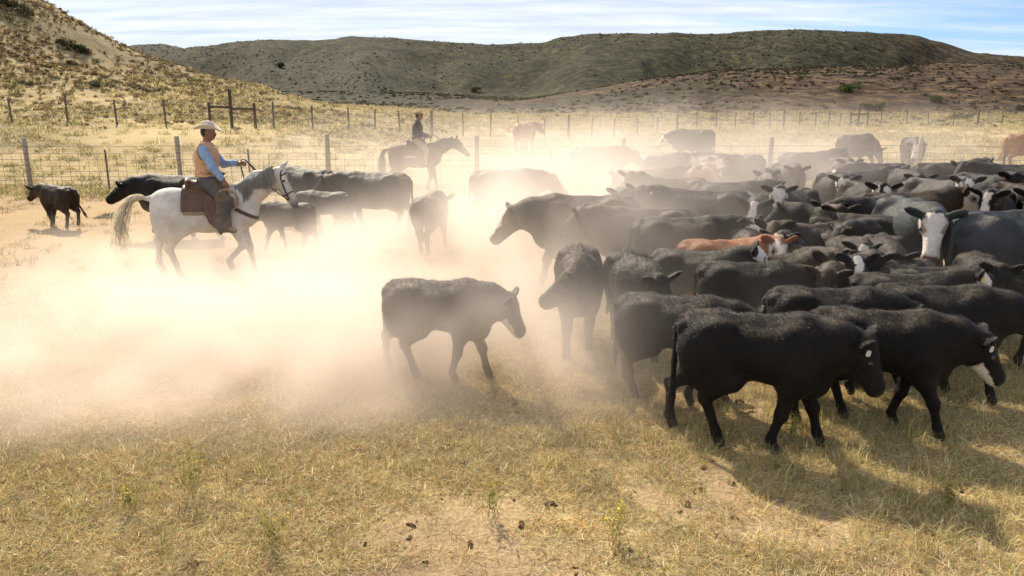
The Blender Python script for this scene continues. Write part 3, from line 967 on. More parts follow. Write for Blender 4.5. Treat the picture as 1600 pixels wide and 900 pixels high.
FENCE_Y = 26.0
fence = empty('woven_wire_fence', (0, FENCE_Y, 0), 0, 'woven wire stock fence with grey wooden posts behind the riders', 'fence')
tp_me = mesh_from('t_post', *t_post(1.28), smooth=False)
xs_post = [(-180, 1.6), (50, 1.66), (285, 1.70), (515, 1.76), (746, 1.72), (971, 1.66), (1199, 1.66), (1430, 1.64), (1660, 1.62), (1900, 1.6)]
for i, (px, h) in enumerate(xs_post):
    x = (px - 800) / 1250 * FENCE_Y
    v, f = round_post(h, 0.082 if px in (515, 746) else 0.074, (rng.normal() * 0.02, rng.normal() * 0.02), i)
    o = put('wooden_post', mesh_from('wooden_post', v, f), M['post'], fence)
    o.location = (x, 0, float(gz(x, FENCE_Y)))
for px in (-60, 171, 392, 630, 860, 1085, 1310, 1562, 1780):
    x = (px - 800) / 1250 * FENCE_Y
    o = put('steel_post', tp_me, M['steel'], fence)
    o.location = (x, 0.03, float(gz(x, FENCE_Y)))
xw = np.linspace(-20, 23, 80)
for k, zh in enumerate([0.05, 0.17, 0.30, 0.44, 0.60, 0.78, 0.97, 1.17, 1.40]):
    z = gz(xw, np.full_like(xw, FENCE_Y)) + zh + 0.012 * fbm(xw * 0.7 + k * 3, xw * 0 + k, 2)
    v, f = tube(np.stack([xw, np.full_like(xw, -0.09), z], -1), 0.0075 if zh < 1.3 else 0.0085, 4)
    put('line_wire', mesh_from('line_wire', v, f), M['wire'], fence)
parts = []
for x in np.arange(-20, 23, 0.305):
    z0 = float(gz(x, FENCE_Y))
    j = rng.normal() * 0.012
    parts.append(tube([(x, -0.09, z0 + 0.04), (x + j, -0.088, z0 + 0.7), (x, -0.09, z0 + 1.17)], 0.0065, 3))
stay = put('stay_wires', mesh_from('stay_wires', *join(parts)), M['wire'], fence)
stay['kind'] = 'stuff'

FPX = [-60, 35, 370, 677, 887, 1053, 1330, 1600, 1760]
FD = [43, 43, 43.5, 48, 54, 60, 69, 79, 86]
far = empty('barbed_wire_fence', (0, 0, 0), 0, 'barbed wire pasture fence with thin steel posts across the far flat', 'fence')


def fpt(px):
    d = np.interp(px, FPX, FD)
    x = (px - 800) / 1250 * d
    return np.array([x, d, float(gz(x, d))])


far.location = fpt(677)
off = np.array(far.location)
tall = {371: 2.0, 677: 1.5, 887: 1.55, 1053: 1.55, 1216: 1.5, 1330: 2.0, 1513: 1.6}
wood = {338: 1.28, 407: 1.34, 1318: 1.3, 1344: 1.3}
tpf_me = mesh_from('t_post_thin', *t_post(1.34), smooth=False)
for px in [-40, 35, 120, 195, 270, 435, 495, 550, 590, 628, 725, 767, 808, 850, 922, 957, 992, 1023, 1083, 1113, 1142, 1170, 1195, 1240, 1265, 1285, 1302, 1365, 1405, 1438, 1476, 1550, 1587, 1625]:
    o = put('steel_post', tpf_me, M['steel'], far)
    o.location = fpt(px) - off
    o.scale = (1.9, 1.9, 1.0 + 0.06 * rng.normal())
    o.rotation_euler = (rng.normal() * 0.03, rng.normal() * 0.03, 0)
for px, h in {**tall, **wood}.items():
    v, f = round_post(h, 0.085 if px in tall else 0.075, (0, 0), px)
    o = put('wooden_post', mesh_from('wooden_post', v, f), M['brace'], far)
    o.location = fpt(px) - off
for a, b, hh in ((338, 371, 1.08), (371, 407, 1.02), (1318, 1330, 1.1), (1330, 1344, 1.1)):
    A, B = fpt(a) - off, fpt(b) - off
    A[2] += hh; B[2] += hh
    v, f = tube([A, B], 0.06, 8)
    put('brace_rail', mesh_from('brace_rail', v, f), M['brace'], far)
pw = np.array([fpt(p) for p in np.linspace(-60, 1740, 160)]) - off
for zh in (0.35, 0.65, 0.92, 1.18):
    v, f = tube(pw + [0, -0.05, zh], 0.008, 4)
    put('barbed_strand', mesh_from('barbed_strand', v, f), M['wire'], far)


# ------------------------------------------------------------------ horses
def horse_body(neck=(42, 0), head=(62, 0), walk=1.0, amp=0.26):
    s = Sdf()
    s.ell((0.0, 0, 1.105), (0.57, 0.28, 0.315), 0.08)
    s.ell((0.40, 0, 1.125), (0.28, 0.235, 0.335), 0.08)
    s.ell((-0.50, 0, 1.175), (0.33, 0.275, 0.31), 0.08)
    s.cone((-0.66, 0, 1.33), (-0.22, 0, 1.375), 0.10, 0.085, 0.09)
    s.cone((-0.22, 0, 1.375), (0.18, 0, 1.36), 0.08, 0.08, 0.08)
    s.cone((0.18, 0, 1.37), (0.46, 0, 1.42), 0.07, 0.065, 0.09)
    s.ell((0.58, 0, 1.10), (0.15, 0.175, 0.21), 0.08)
    for q in (-1, 1):
        s.ell((0.44, q * 0.14, 1.15), (0.15, 0.095, 0.27), 0.07, rot=roty(R(-18)))
        s.ell((-0.55, q * 0.14, 1.02), (0.23, 0.125, 0.34), 0.07, rot=roty(R(12)))
    a, yw = R(neck[0]), R(neck[1])
    nb = np.array([0.50, 0, 1.27])
    nd = rotz(yw) @ np.array([math.cos(a), 0, math.sin(a)])
    poll = nb + 0.76 * nd
    fr = (poll, rotz(R(head[1])) @ roty(R(head[0])))
    m1 = nb + 0.36 * nd + np.array([0, 0, 0.035])
    s.cone(nb, m1, 0.25, 0.185, 0.09, 'neck', None, 0.62)
    s.cone(m1, poll + np.array([0, 0, -0.05]) - 0.02 * nd, 0.185, 0.115, 0.07, 'neck', None, 0.66)
    s.cone(nb + np.array([-0.05, 0, 0.12]), m1 + np.array([-0.02, 0, 0.10]), 0.09, 0.06, 0.07, 'neck', None, 0.7)
    HL = 0.60
    s.ell((0.06, 0, -0.04), (0.12, 0.085, 0.09), 0.04, 'head', fr)
    s.ell((0.13, 0, -0.10), (0.125, 0.072, 0.115), 0.05, 'head', fr)
    s.cone((0.10, 0, -0.045), (HL - 0.09, 0, -0.06), 0.085, 0.054, 0.05, 'head', fr, 0.85)
    s.cone((0.16, 0, -0.15), (HL - 0.10, 0, -0.105), 0.05, 0.036, 0.05, 'head', fr)
    s.ell((HL - 0.045, 0, -0.075), (0.06, 0.052, 0.058), 0.03, 'head', fr)
    for q in (-1, 1):
        s.cone((-0.01, q * 0.055, 0.02), (-0.045, q * 0.07, 0.085), 0.034, 0.03, 0.02, 'ear', fr)
        s.cone((-0.045, q * 0.07, 0.085), (-0.07, q * 0.068, 0.165), 0.03, 0.011, 0.02, 'ear', fr)
        s.ell((0.16, q * 0.073, -0.025), (0.035, 0.02, 0.026), 0.02, 'head', fr)
        s.ell((HL - 0.02, q * 0.035, -0.05), (0.025, 0.016, 0.02), 0.012, 'head', fr)
    sw = [math.sin(walk), -math.sin(walk), -math.sin(walk), math.sin(walk)]
    lf = [max(0, math.cos(walk)), max(0, -math.cos(walk)), max(0, -math.cos(walk)), max(0, math.cos(walk))]
    for i, q in ((0, 1), (1, -1)):
        dx, up = amp * sw[i], 0.30 * lf[i]
        y = q * 0.135
        el = np.array([0.42 + 0.15 * dx, y, 0.90]); kn = np.array([0.45 + 0.6 * dx + 0.65 * up, y, 0.53 + 0.35 * up])
        fe = np.array([0.45 + dx - 0.05 * up, y, 0.17 + up * 0.9]); ho = fe + np.array([0.055 - 0.1 * up, 0, -0.11])
        s.cone((0.42, q * 0.14, 1.05), el, 0.13, 0.10, 0.07, sy=0.75)
        s.cone(el, kn, 0.098, 0.058, 0.05, 'leg')
        s.ell(kn, (0.06, 0.054, 0.065), 0.03, 'leg')
        s.cone(kn, fe, 0.047, 0.040, 0.03, 'leg')
        s.ell(fe, (0.05, 0.047, 0.05), 0.03, 'leg')
        s.cone(fe, ho, 0.04, 0.052, 0.025, 'hoof')
    for i, q in ((2, 1), (3, -1)):
        dx, up = amp * sw[i] * 1.1, 0.24 * lf[i]
        y = q * 0.14
        st = np.array([-0.38 + 0.25 * dx, y, 0.92]); hk = np.array([-0.70 + 0.7 * dx + 0.3 * up, y, 0.58 + 0.35 * up])
        fe = np.array([-0.63 + dx, y, 0.18 + 0.8 * up]); ho = fe + np.array([0.055, 0, -0.12])
        gas = (st + hk) / 2 + np.array([-0.02, 0, 0.03])
        s.cone((-0.48, y, 1.05), st, 0.19, 0.13, 0.08, sy=0.75)
        s.cone(st, gas, 0.12, 0.09, 0.06, sy=0.8)
        s.cone((-0.66, y, 1.05), gas + np.array([-0.05, 0, 0]), 0.12, 0.075, 0.06, sy=0.75)
        s.cone(gas, hk, 0.085, 0.055, 0.05, 'leg')
        s.ell(hk + np.array([-0.015, 0, 0.02]), (0.065, 0.05, 0.08), 0.03, 'leg')
        s.cone(hk, fe, 0.05, 0.042, 0.03, 'leg')
        s.ell(fe, (0.052, 0.048, 0.05), 0.03, 'leg')
        s.cone(fe, ho, 0.042, 0.054, 0.025, 'hoof')
    s.cone((-0.76, 0, 1.34), (-0.88, 0, 1.33), 0.05, 0.032, 0.04)
    return s, fr, poll, nb, HL


def strands(roots, ends, n, rs, sag, width, jitter):
    """hair locks: each from a random root curve point to a random end curve point"""
    parts = []
    for _ in range(n):
        u = rs.random()
        P = [np.array(p(u)) for p in (roots, *ends)]
        P = [p + rs.normal(size=3) * jitter * (i / len(P)) ** 1.2 for i, p in enumerate(P)]
        q = bez(P, 9)
        parts.append(tube(q, np.linspace(width, width * 0.25, len(q)), 3, cap=False))
    return join(parts)


M['coat_white'] = principled('white_horse_coat', (0, 0, 0), 0.7, 0.2, 0.15, attr=True, noise=(5, 0.72, 1.10), bump=(14, 0.35, 0.02))
M['coat_bay'] = M['coat_white']


def hair_material(name, c):
    """long hair that lets low sun through"""
    m = bpy.data.materials.new(name)
    m.use_nodes = True
    t = NT(m.node_tree); m.node_tree.nodes.clear()
    d = t.n('ShaderNodeBsdfPrincipled', ins={'Base Color': rgb(*c), 'Roughness': 0.45})
    tr = t.n('ShaderNodeBsdfTranslucent', ins={'Color': rgb(*c)})
    mx = t.n('ShaderNodeMixShader', ins={0: 0.5, 1: d.outputs[0], 2: tr.outputs[0]})
    t.n('ShaderNodeOutputMaterial', ins={'Surface': mx.outputs[0]})
    return m


M['mane_grey'] = hair_material('grey_mane', (0.52, 0.46, 0.38))
M['tail_cream'] = hair_material('cream_tail', (0.95, 0.87, 0.68))
M['mane_black'] = principled('black_mane', (0.018, 0.013, 0.010), 0.5, 0.4, 0.2)
M['leather'] = principled('worn_saddle_leather', (0.105, 0.052, 0.026), 0.5, 0.4, noise=(18, 0.6, 1.3), bump=(40, 0.2, 0.005))
M['dark_leather'] = principled('dark_tack_leather', (0.045, 0.026, 0.016), 0.5, 0.4)
M['pad_grey'] = principled('saddle_blanket', (0.30, 0.225, 0.15), 0.95, 0.1, noise=(50, 0.6, 1.3), bump=(90, 0.4, 0.01))
M['pad_pale'] = principled('pale_saddle_blanket', (0.55, 0.47, 0.38), 0.95, 0.1, noise=(50, 0.7, 1.2), bump=(90, 0.4, 0.01))
M['rope'] = principled('stiff_lasso_rope', (0.36, 0.26, 0.15), 0.8, 0.2, bump=(120, 0.6, 0.004))
M['steelbit'] = principled('steel_bit', (0.45, 0.43, 0.40), 0.3, 0.5, metal=1.0)


def boxd(G, lo, hi):
    c, r = (np.array(lo) + hi) / 2, (np.array(hi) - lo) / 2
    q = np.abs(G - c) - r
    return q.max(-1)


def folds(V, Fc, amp, seed):
    """loose cloth: push the surface in and out in slanting creases"""
    N = vnormals(V, Fc)
    a = fbm(V[:, 0] * 9 + V[:, 2] * 5 + seed, V[:, 2] * 13 - V[:, 0] * 6 + V[:, 1] * 8, 3)
    b = 1 - 2 * np.abs(fbm(V[:, 0] * 5 - V[:, 2] * 8 + seed * 3, V[:, 1] * 9 + V[:, 2] * 9, 2))
    return V + N * (amp * (0.7 * a + 0.6 * (b - 0.5)))[:, None]


def wrap(s, h, off, lo, hi, cut=None):
    """a sheet lying on the animal: the body surface grown by off, kept inside a box"""
    f, ax, l0 = s.field(h, pad=off + 2 * h)
    G = np.stack(np.meshgrid(*ax, indexing='ij'), -1)
    g = np.maximum(f - off, boxd(G, lo, hi))
    if cut is not None:
        g = np.maximum(g, cut(G))
    return nets(g, l0, h)


def make_horse(name, label, pos, heading, coat, mane, tail, tail_pts, pose, res, scale, head_dark=0.5):
    s, fr, poll, nb, HL = horse_body(**pose)
    V, Fc = s.mesh(res)
    rs = np.random.default_rng(3 + int(heading * 7))
    col = np.tile(np.array(coat), (len(V), 1))
    col *= (1 + 0.18 * fbm(V[:, 0] * 5 + 3, V[:, 2] * 5 + V[:, 1] * 4, 3))[:, None]
    H = Sdf.local(V, fr)
    inh = s.group_dist(V, ('head',)) < 0.02
    muz = np.clip((H[:, 0] - HL + 0.17) / 0.12, 0, 1) * inh
    col = col * (1 - 0.72 * muz)[:, None]
    low = np.clip((0.62 - V[:, 2]) / 0.3, 0, 1) * (s.group_dist(V, ('leg', 'hoof')) < 0.03)
    col = col * (1 - head_dark * low)[:, None]
    col[V[:, 2] < 0.085] = (0.06, 0.045, 0.035)
    root = empty(name, tuple(pos), R(heading), label, 'horse')
    root.scale = (scale,) * 3
    put('body', mesh_from('horse_body', V, Fc, True, np.clip(col, 0.003, 0.9)), M['coat_white'], root)
    # mane down the near side of the neck, forelock
    nd = (poll - nb) / np.linalg.norm(poll - nb)
    up = np.cross(nd, np.array([0, 1.0, 0])) * -1
    if up[2] < 0: up = -up
    crest = lambda u: nb + nd * (0.10 + 0.62 * u) + up * (0.235 - 0.10 * u)
    e1 = lambda u: crest(u) + np.array([0.0, -0.10, -0.05])
    e2 = lambda u: crest(u) + np.array([0.03, -0.165, -0.24 - 0.06 * math.sin(u * 9)])
    vm, fm_ = strands(crest, (e1, e2), 300, rs, 0, 0.010, 0.035)
    mo = put('mane', mesh_from('mane', vm, fm_), M[mane], root)
    fl = strands(lambda u: poll + fr[1] @ np.array([0.0, (u - .5) * 0.07, 0.04]), (lambda u: poll + fr[1] @ np.array([0.10, (u - .5) * 0.09, 0.055]), lambda u: poll + fr[1] @ np.array([0.24, (u - .5) * 0.06, 0.045])), 40, rs, 0, 0.008, 0.015)
    put('forelock', mesh_from('forelock', *fl), M[mane], root)
    d0 = np.array([-0.87, 0, 1.33])
    ends = [(lambda u, p=p, i=i: np.array(p) + np.array([0, (u - .5) * (0.05 + 0.07 * i), 0])) for i, p in enumerate(tail_pts)]
    vt, ft = strands(lambda u: d0 + np.array([0.06 * rs.random(), (u - .5) * 0.05, 0.01]), ends, 95, rs, 0, 0.0095, 0.13)
    put('tail', mesh_from('tail', vt, ft), M[tail], root)
    for q in (-1, 1):
        e = link(bpy.data.objects.new('eye', eye_mesh()), root)
        e.location = Vector(poll + fr[1] @ np.array([0.163, q * 0.083, -0.022])); e.scale = (0.021,) * 3
    # bridle: headstall straps, bit ring, breast collar
    br = empty_part('bridle', root)
    L = lambda x, y, z: poll + fr[1] @ np.array([x, y, z])
    for q in (-1, 1):
        v, f = tube(bez([L(-0.02, q * 0.05, 0.07), L(0.06, q * 0.092, -0.02), L(0.25, q * 0.082, -0.075), L(0.44, q * 0.068, -0.10)], 10), 0.011, 5)
        put('cheek_strap', mesh_from('cheek_strap', v, f), M['dark_leather'], br)
        v, f = tube([L(0.44 + 0.035 * math.cos(t), q * 0.07, -0.10 + 0.035 * math.sin(t)) for t in np.linspace(0, 2 * math.pi, 13)], 0.006, 5, cap=False)
        put('bit_ring', mesh_from('bit_ring', v, f), M['steelbit'], br)
    ring = lambda x, ry, rz, zc: [L(x, ry * math.cos(t), zc + rz * math.sin(t)) for t in np.linspace(0, 2 * math.pi, 21)]
    put('noseband', mesh_from('noseband', *tube(ring(0.36, 0.072, 0.092, -0.082), 0.010, 5, cap=False)), M['dark_leather'], br)
    put('browband', mesh_from('browband', *tube([L(0.075, 0.10 * math.cos(t), -0.03 + 0.10 * math.sin(t)) for t in np.linspace(0.1, math.pi - 0.1, 13)], 0.010, 5)), M['dark_leather'], br)
    return root, s, fr, poll


def empty_part(name, parent):
    o = bpy.data.objects.new(name, None)
    o.empty_display_size = 0.1
    return link(o, parent)


def make_saddle(label, hroot, s, pad_mat, res):
    root = empty('saddle', hroot.location, hroot.rotation_euler[2], label, 'saddle')
    root.scale = hroot.scale
    V, Fc = wrap(s, res, 0.030, (-0.32, -0.6, 1.10), (0.33, 0.6, 2.0))
    put('saddle_blanket', mesh_from('saddle_blanket', V, Fc), M[pad_mat], root)
    V, Fc = wrap(s, res, 0.052, (-0.33, -0.6, 1.16), (0.28, 0.6, 2.0))
    put('skirt', mesh_from('skirt', V, Fc), M['leather'], root)
    V, Fc = wrap(s, res, 0.022, (0.13, -0.6, 0.6), (0.23, 0.6, 1.2))
    put('cinch', mesh_from('cinch', V, Fc), M['dark_leather'], root)
    t = Sdf()
    t.cone((-0.16, 0, 1.475), (0.16, 0, 1.485), 0.125, 0.115, 0.05)
    t.ell((-0.24, 0, 1.555), (0.05, 0.17, 0.085), 0.06, rot=roty(R(-20)))
    t.ell((0.20, 0, 1.53), (0.075, 0.15, 0.085), 0.05)
    V, Fc = t.mesh(0.018)
    put('seat', mesh_from('saddle_seat', V, Fc), M['leather'], root)
    t = Sdf()
    t.cone((0.22, 0, 1.57), (0.255, 0, 1.68), 0.026, 0.022, 0.02).ell((0.26, 0, 1.69), (0.045, 0.045, 0.016), 0.015)
    V, Fc = t.mesh(0.009)
    put('horn', mesh_from('saddle_horn', V, Fc), M['dark_leather'], root)
    for q in (-1, 1):
        t = Sdf()
        t.ell((0.12, q * 0.325, 1.16), (0.115, 0.018, 0.26), 0.02, rot=rotx(q * R(8)) @ roty(R(-12)))
        V, Fc = t.mesh(0.014)
        put('fender', mesh_from('fender', V, Fc), M['leather'], root)
        c = np.array([0.24, q * 0.37, 0.86])
        pts = [c + np.array([0, 0.068 * math.cos(a), 0.075 * math.sin(a) + 0.02]) for a in np.linspace(-0.2, math.pi + 0.2, 12)]
        pts = pts + [pts[0]]
        v1 = tube(pts, 0.016, 6, cap=False)
        v2 = tube([(0.17, q * 0.345, 0.98), c + np.array([0, 0, 0.095])], 0.02, 5)
        put('stirrup', mesh_from('stirrup', *join([v1, v2])), M['dark_leather'], root)
    # breast collar from the skirt round the chest
    V, Fc = wrap(s, res * 0.8, 0.017, (0.22, -0.6, 0.9), (0.86, 0.6, 1.38), cut=lambda G: np.abs(G[..., 2] - (1.30 - 0.62 * (G[..., 0] - 0.25))) - 0.032)
    put('breast_collar', mesh_from('breast_collar', V, Fc), M['dark_leather'], root)
    return root


# ------------------------------------------------------------------ riders
def hand(s, wrist, d, up, side, curl=0.9, k=0.008):
    """palm, four unequal curled fingers, thumb from the side of the palm. d: pointing, up: back of hand, side: thumb side"""
    d, up, side = (np.asarray(a, float) / np.linalg.norm(a) for a in (d, up, side))
    pc = wrist + d * 0.05
    fr = (pc, np.stack([d, side, up], -1))
    s.ell((0, 0, 0), (0.052, 0.042, 0.020), 0.015, 'hand', fr)
    for i, L in enumerate((0.070, 0.078, 0.072, 0.056)):
        y = 0.031 - 0.0205 * i
        a = np.array([0.045, y, 0.002])
        c1, c2 = curl * 0.9, curl * 2.0
        b = a + 0.45 * L * np.array([math.cos(c1), 0, -math.sin(c1)])
        c = b + 0.35 * L * np.array([math.cos(c2), 0, -math.sin(c2)])
        e = c + 0.28 * L * np.array([math.cos(c2 + .6 * curl), 0, -math.sin(c2 + .6 * curl)])
        s.cone(a, b, 0.0105, 0.0095, k * .5, 'hand', fr); s.cone(b, c, 0.0095, 0.009, k * .5, 'hand', fr); s.cone(c, e, 0.009, 0.0075, k * .5, 'hand', fr)
    s.cone((-0.02, 0.035, -0.004), (0.022, 0.060, -0.018), 0.014, 0.011, k, 'hand', fr)
    s.cone((0.022, 0.060, -0.018), (0.050, 0.048, -0.032), 0.011, 0.009, k * .5, 'hand', fr)


def hat(fur_mat, band_mat, c, tilt, parent, k=1.0):
    """cowboy hat: creased crown, brim rolled up at the sides and dipped front and back"""
    n = 40
    prof = [(0.30, 0.0), (0.2, 0.0)]
    rings = [(0.205, 0.0, 'b'), (0.185, -0.002, 'b'), (0.15, -0.004, 'b'), (0.118, -0.002, 'b'), (0.100, 0.004, 'c'), (0.096, 0.05, 'c'), (0.090, 0.095, 'c'), (0.076, 0.125, 'c'), (0.05, 0.132, 'c'), (0.02, 0.120, 'c')]
    V = []
    for r, z, kind in rings:
        for i in range(n):
            a = 2 * math.pi * i / n
            x, y = math.cos(a) * r * 1.14, math.sin(a) * r
            zz = z
            if kind == 'b':
                w_ = max(0, (r - 0.10) / 0.105)
                zz += 0.075 * w_ ** 1.6 * math.sin(a) ** 2 - 0.022 * w_ * math.cos(a) ** 2
            else:
                t = z / 0.13
                y *= 1 - 0.20 * t * max(0, math.cos(a))          # pinched front
                if z > 0.11:
                    zz -= 0.030 * math.exp(-(y / 0.022) ** 2)     # crease
            V.append((x, y, zz))
    V = np.array(V)
    rows = len(rings)
    Fc = [(i * n + j, i * n + (j + 1) % n, (i + 1) * n + (j + 1) % n, (i + 1) * n + j) for i in range(rows - 1) for j in range(n)]
    Fc.append(tuple((rows - 1) * n + j for j in range(n)))
    T = roty(tilt)
    me = mesh_from('cowboy_hat', (V * k) @ T.T, Fc)
    o = put('hat', me, fur_mat, parent)
    o.location = c
    sol = o.modifiers.new('felt', 'SOLIDIFY'); sol.thickness = 0.006; sol.offset = 0
    B = []
    for z, r in ((0.004, 0.1025), (0.032, 0.1005)):
        B += [(math.cos(2 * math.pi * i / n) * r * 1.14, math.sin(2 * math.pi * i / n) * r * (1 - 0.2 * z / .13 * max(0, math.cos(2 * math.pi * i / n))), z) for i in range(n)]
    bo = put('hat_band', mesh_from('hat_band', (np.array(B) * k) @ T.T, [(j, (j + 1) % n, n + (j + 1) % n, n + j) for j in range(n)]), band_mat, o)
    return o


def make_rider(label, hroot, sc, mats, arms, res, lean=0.0, head_yaw=0.0, vest=True, face='down'):
    root = empty('person', hroot.matrix_basis @ Vector((0, 0, 1.55)) if False else (hroot.location[0], hroot.location[1], hroot.location[2] + 1.55 * sc), hroot.rotation_euler[2], label, 'person')
    root.scale = (sc,) * 3
    D = np.array([0.07, 0, -1.55])
    lx = lean
    hipc = np.array([-0.03, 0, 1.67]); ch = np.array([-0.01 + lx, 0, 2.00]); nk = np.array([0.0 + lx * 1.3, 0, 2.19])
    hd = np.array([0.045 + lx * 1.4, 0, 2.37])
    hf = (hd, rotz(head_yaw))
    sh = {q: np.array([lx - 0.01, q * 0.185, 2.11]) for q in (-1, 1)}
    (elR, haR), (elL, haL) = arms
    el = {-1: np.array(elR), 1: np.array(elL)}; ha = {-1: np.array(haR), 1: np.array(haL)}
    hipj = {q: np.array([-0.01, q * 0.11, 1.64]) for q in (-1, 1)}
    kn = {q: np.array([0.27, q * 0.345, 1.33]) for q in (-1, 1)}
    an = {q: np.array([0.20, q * 0.375, 0.965]) for q in (-1, 1)}
    to = {q: np.array([0.37, q * 0.385, 0.905]) for q in (-1, 1)}

    def torso(s, g):
        s.ell(hipc, (0.135 + g, 0.17 + g, 0.125 + g), 0.06)
        s.cone(hipc + [0, 0, 0.08], ch, 0.135 + g, 0.145 + g, 0.06, sy=1.15)
        s.ell(ch + [0, 0, 0.03], (0.125 + g, 0.185 + g, 0.16 + g), 0.06)
        s.cone(sh[-1] + [0, 0.04, 0.0], sh[1] + [0, -0.04, 0.0], 0.075 + g, 0.075 + g, 0.06)

    def arm(s, g, q):
        s.cone(sh[q], el[q], 0.064 + g, 0.050 + g, 0.04)
        s.cone(el[q], ha[q], 0.050 + g, 0.034 + g, 0.03)

    def leg(s, g, q):
        s.cone(hipj[q], kn[q], 0.098 + g, 0.068 + g, 0.05)
        s.cone(kn[q], an[q], 0.066 + g, 0.045 + g, 0.04)

    s = Sdf()
    torso(s, 0.0)
    s.cone(nk - [0, 0, 0.06], hd + [-0.02, 0, -0.07], 0.062, 0.055, 0.04)
    s.ell((0, 0, 0.01), (0.098, 0.077, 0.115), 0.03, 'head', hf)
    s.ell((0.045, 0, -0.065), (0.052, 0.055, 0.055), 0.04, 'head', hf)
    s.cone((0.088, 0, 0.005), (0.112, 0, -0.028), 0.012, 0.017, 0.015, 'head', hf)
    s.ell((0.085, 0, -0.068), (0.018, 0.03, 0.012), 0.012, 'head', hf)
    s.ell((0.082, 0, 0.032), (0.022, 0.058, 0.012), 0.02, 'head', hf)
    for q in (-1, 1):
        s.ell((-0.005, q * 0.08, -0.01), (0.026, 0.012, 0.034), 0.008, 'head', hf)
        arm(s, -0.004, q); leg(s, -0.006, q)
        s.cone(an[q], to[q], 0.040, 0.036, 0.03)
        fd = ha[q] - el[q]; fd = fd / np.linalg.norm(fd)
        upv = np.array([-fd[2], 0, fd[0]]) + np.array([0, q * 0.5, 0])
        sv = np.cross(upv, fd) * (1 if q > 0 else -1) if face == 'x' else np.cross(fd, upv) * (-1 if q > 0 else 1)
        hand(s, ha[q], fd, upv, sv if sv[2] > -0.5 else -sv, 0.95)
    V, Fc = s.mesh(res)
    skin = np.tile(np.array(mats['skin']), (len(V), 1)) * (1 + 0.12 * fbm(V[:, 0] * 20, V[:, 2] * 20, 2))[:, None]
    put('body', mesh_from('person_body', V + D, Fc, True, skin), M['skin'], root)
    s = Sdf(); torso(s, 0.014)
    for q in (-1, 1): arm(s, 0.013, q)
    # sleeves stop at the wrist
    V, Fc = s.mesh(res * 1.3)
    keep = np.ones(len(V), bool)
    for q in (-1, 1):
        fd = (ha[q] - el[q]) / np.linalg.norm(ha[q] - el[q])
        keep &= ~(((V - ha[q]) @ fd > -0.005) & (np.linalg.norm(V - ha[q], axis=1) < 0.12))
    Fc = Fc[keep[Fc].all(1)]
    put('shirt', mesh_from('shirt', folds(V, Fc, 0.013, 1) + D, Fc), M[mats['shirt']], root)
    # collar
    ringp = [nk + np.array([0.075 * math.cos(t) + 0.01, 0.078 * math.sin(t), 0.015 - 0.03 * math.cos(t)]) for t in np.linspace(0, 2 * math.pi, 19)]
    put('collar', mesh_from('collar', *tube(np.array(ringp) + D, 0.024, 8, cap=False)), M[mats['collar']], root)
    if vest:
        s = Sdf(); torso(s, 0.040)
        f, ax, l0 = s.field(res * 1.3)
        G = np.stack(np.meshgrid(*ax, indexing='ij'), -1)
        g = np.maximum(f, 1.70 - G[..., 2])
        for q in (-1, 1):                                             # armholes
            g = np.maximum(g, 0.088 - np.linalg.norm((G - (sh[q] + [0, q * 0.06, -0.03])) * [1, 0.55, 0.75], axis=-1))
        g = np.maximum(g, np.where(G[..., 0] > lx + 0.03, 0.022 - np.abs(G[..., 1]), -1.0))   # open front
        V, Fc = nets(g, l0, res * 1.3)
        put('vest', mesh_from('vest', folds(V, Fc, 0.012, 5) + D, Fc), M[mats['vest']], root)
    s = Sdf()
    s.ell(hipc + [0, 0, -0.01], (0.150, 0.185, 0.115), 0.06)
    for q in (-1, 1): leg(s, 0.024 if vest else 0.012, q)
    V, Fc = s.mesh(res * 1.3)
    put('trousers', mesh_from('trousers', folds(V, Fc, 0.014, 9) + D, Fc), M[mats['trousers']], root)
    beltp = [hipc + np.array([0.158 * math.cos(t), 0.19 * math.sin(t), 0.085]) for t in np.linspace(0, 2 * math.pi, 25)]
    put('belt', mesh_from('belt', *tube(np.array(beltp) + D, 0.020, 6, cap=False)), M['dark_leather'], root)
    if vest:
        for q in (-1, 1):                                             # flared chaps from knee to boot
            s = Sdf()
            s.cone(kn[q] + [-0.03, 0, 0.06], an[q] + [0.01, 0, 0.02], 0.105, 0.125, 0.03, sy=0.55)
            s.cone(hipj[q] + [0.10, q * 0.06, -0.08], kn[q], 0.115, 0.105, 0.05, sy=0.8)
            V, Fc = s.mesh(res * 1.4)
            put('chaps', mesh_from('chaps', folds(V, Fc, 0.02, 14) + D, Fc), M['chaps'], root)
    for q in (-1, 1):
        s = Sdf()
        s.cone(an[q] + [-0.005, 0, 0.10], an[q] + [-0.01, 0, -0.01], 0.058, 0.05, 0.03)
        s.cone(an[q] + [-0.02, 0, -0.045], to[q] + [0, 0, -0.01], 0.045, 0.036, 0.03, sy=0.9)
        s.cone(an[q] + [-0.035, 0, -0.07], an[q] + [-0.035, 0, -0.10], 0.032, 0.03, 0.01)
        V, Fc = s.mesh(res * 1.2)
        put('boot', mesh_from('boot', V + D, Fc), M['dark_leather'], root)
    hat(M[mats['hat']], M[mats['band']], Vector(hd + np.array([0.0, 0, 0.055]) + D), R(4), root, 0.90)
    # hair below the hat, moustache
    s = Sdf()
    s.ell((-0.028, 0, 0.005), (0.083, 0.079, 0.095), 0.02, 'h', hf)
    V, Fc = s.mesh(res * 1.2)
    put('hair', mesh_from('hair', V + D, Fc), M[mats['hairc']], root)
    s = Sdf()
    for q in (-1, 1): s.cone((0.104, 0, -0.046), (0.088, q * 0.036, -0.062), 0.012, 0.008, 0.008, 'h', hf)
    V, Fc = s.mesh(0.005)
    put('moustache', mesh_from('moustache', V + D, Fc), M[mats['hairc']], root)
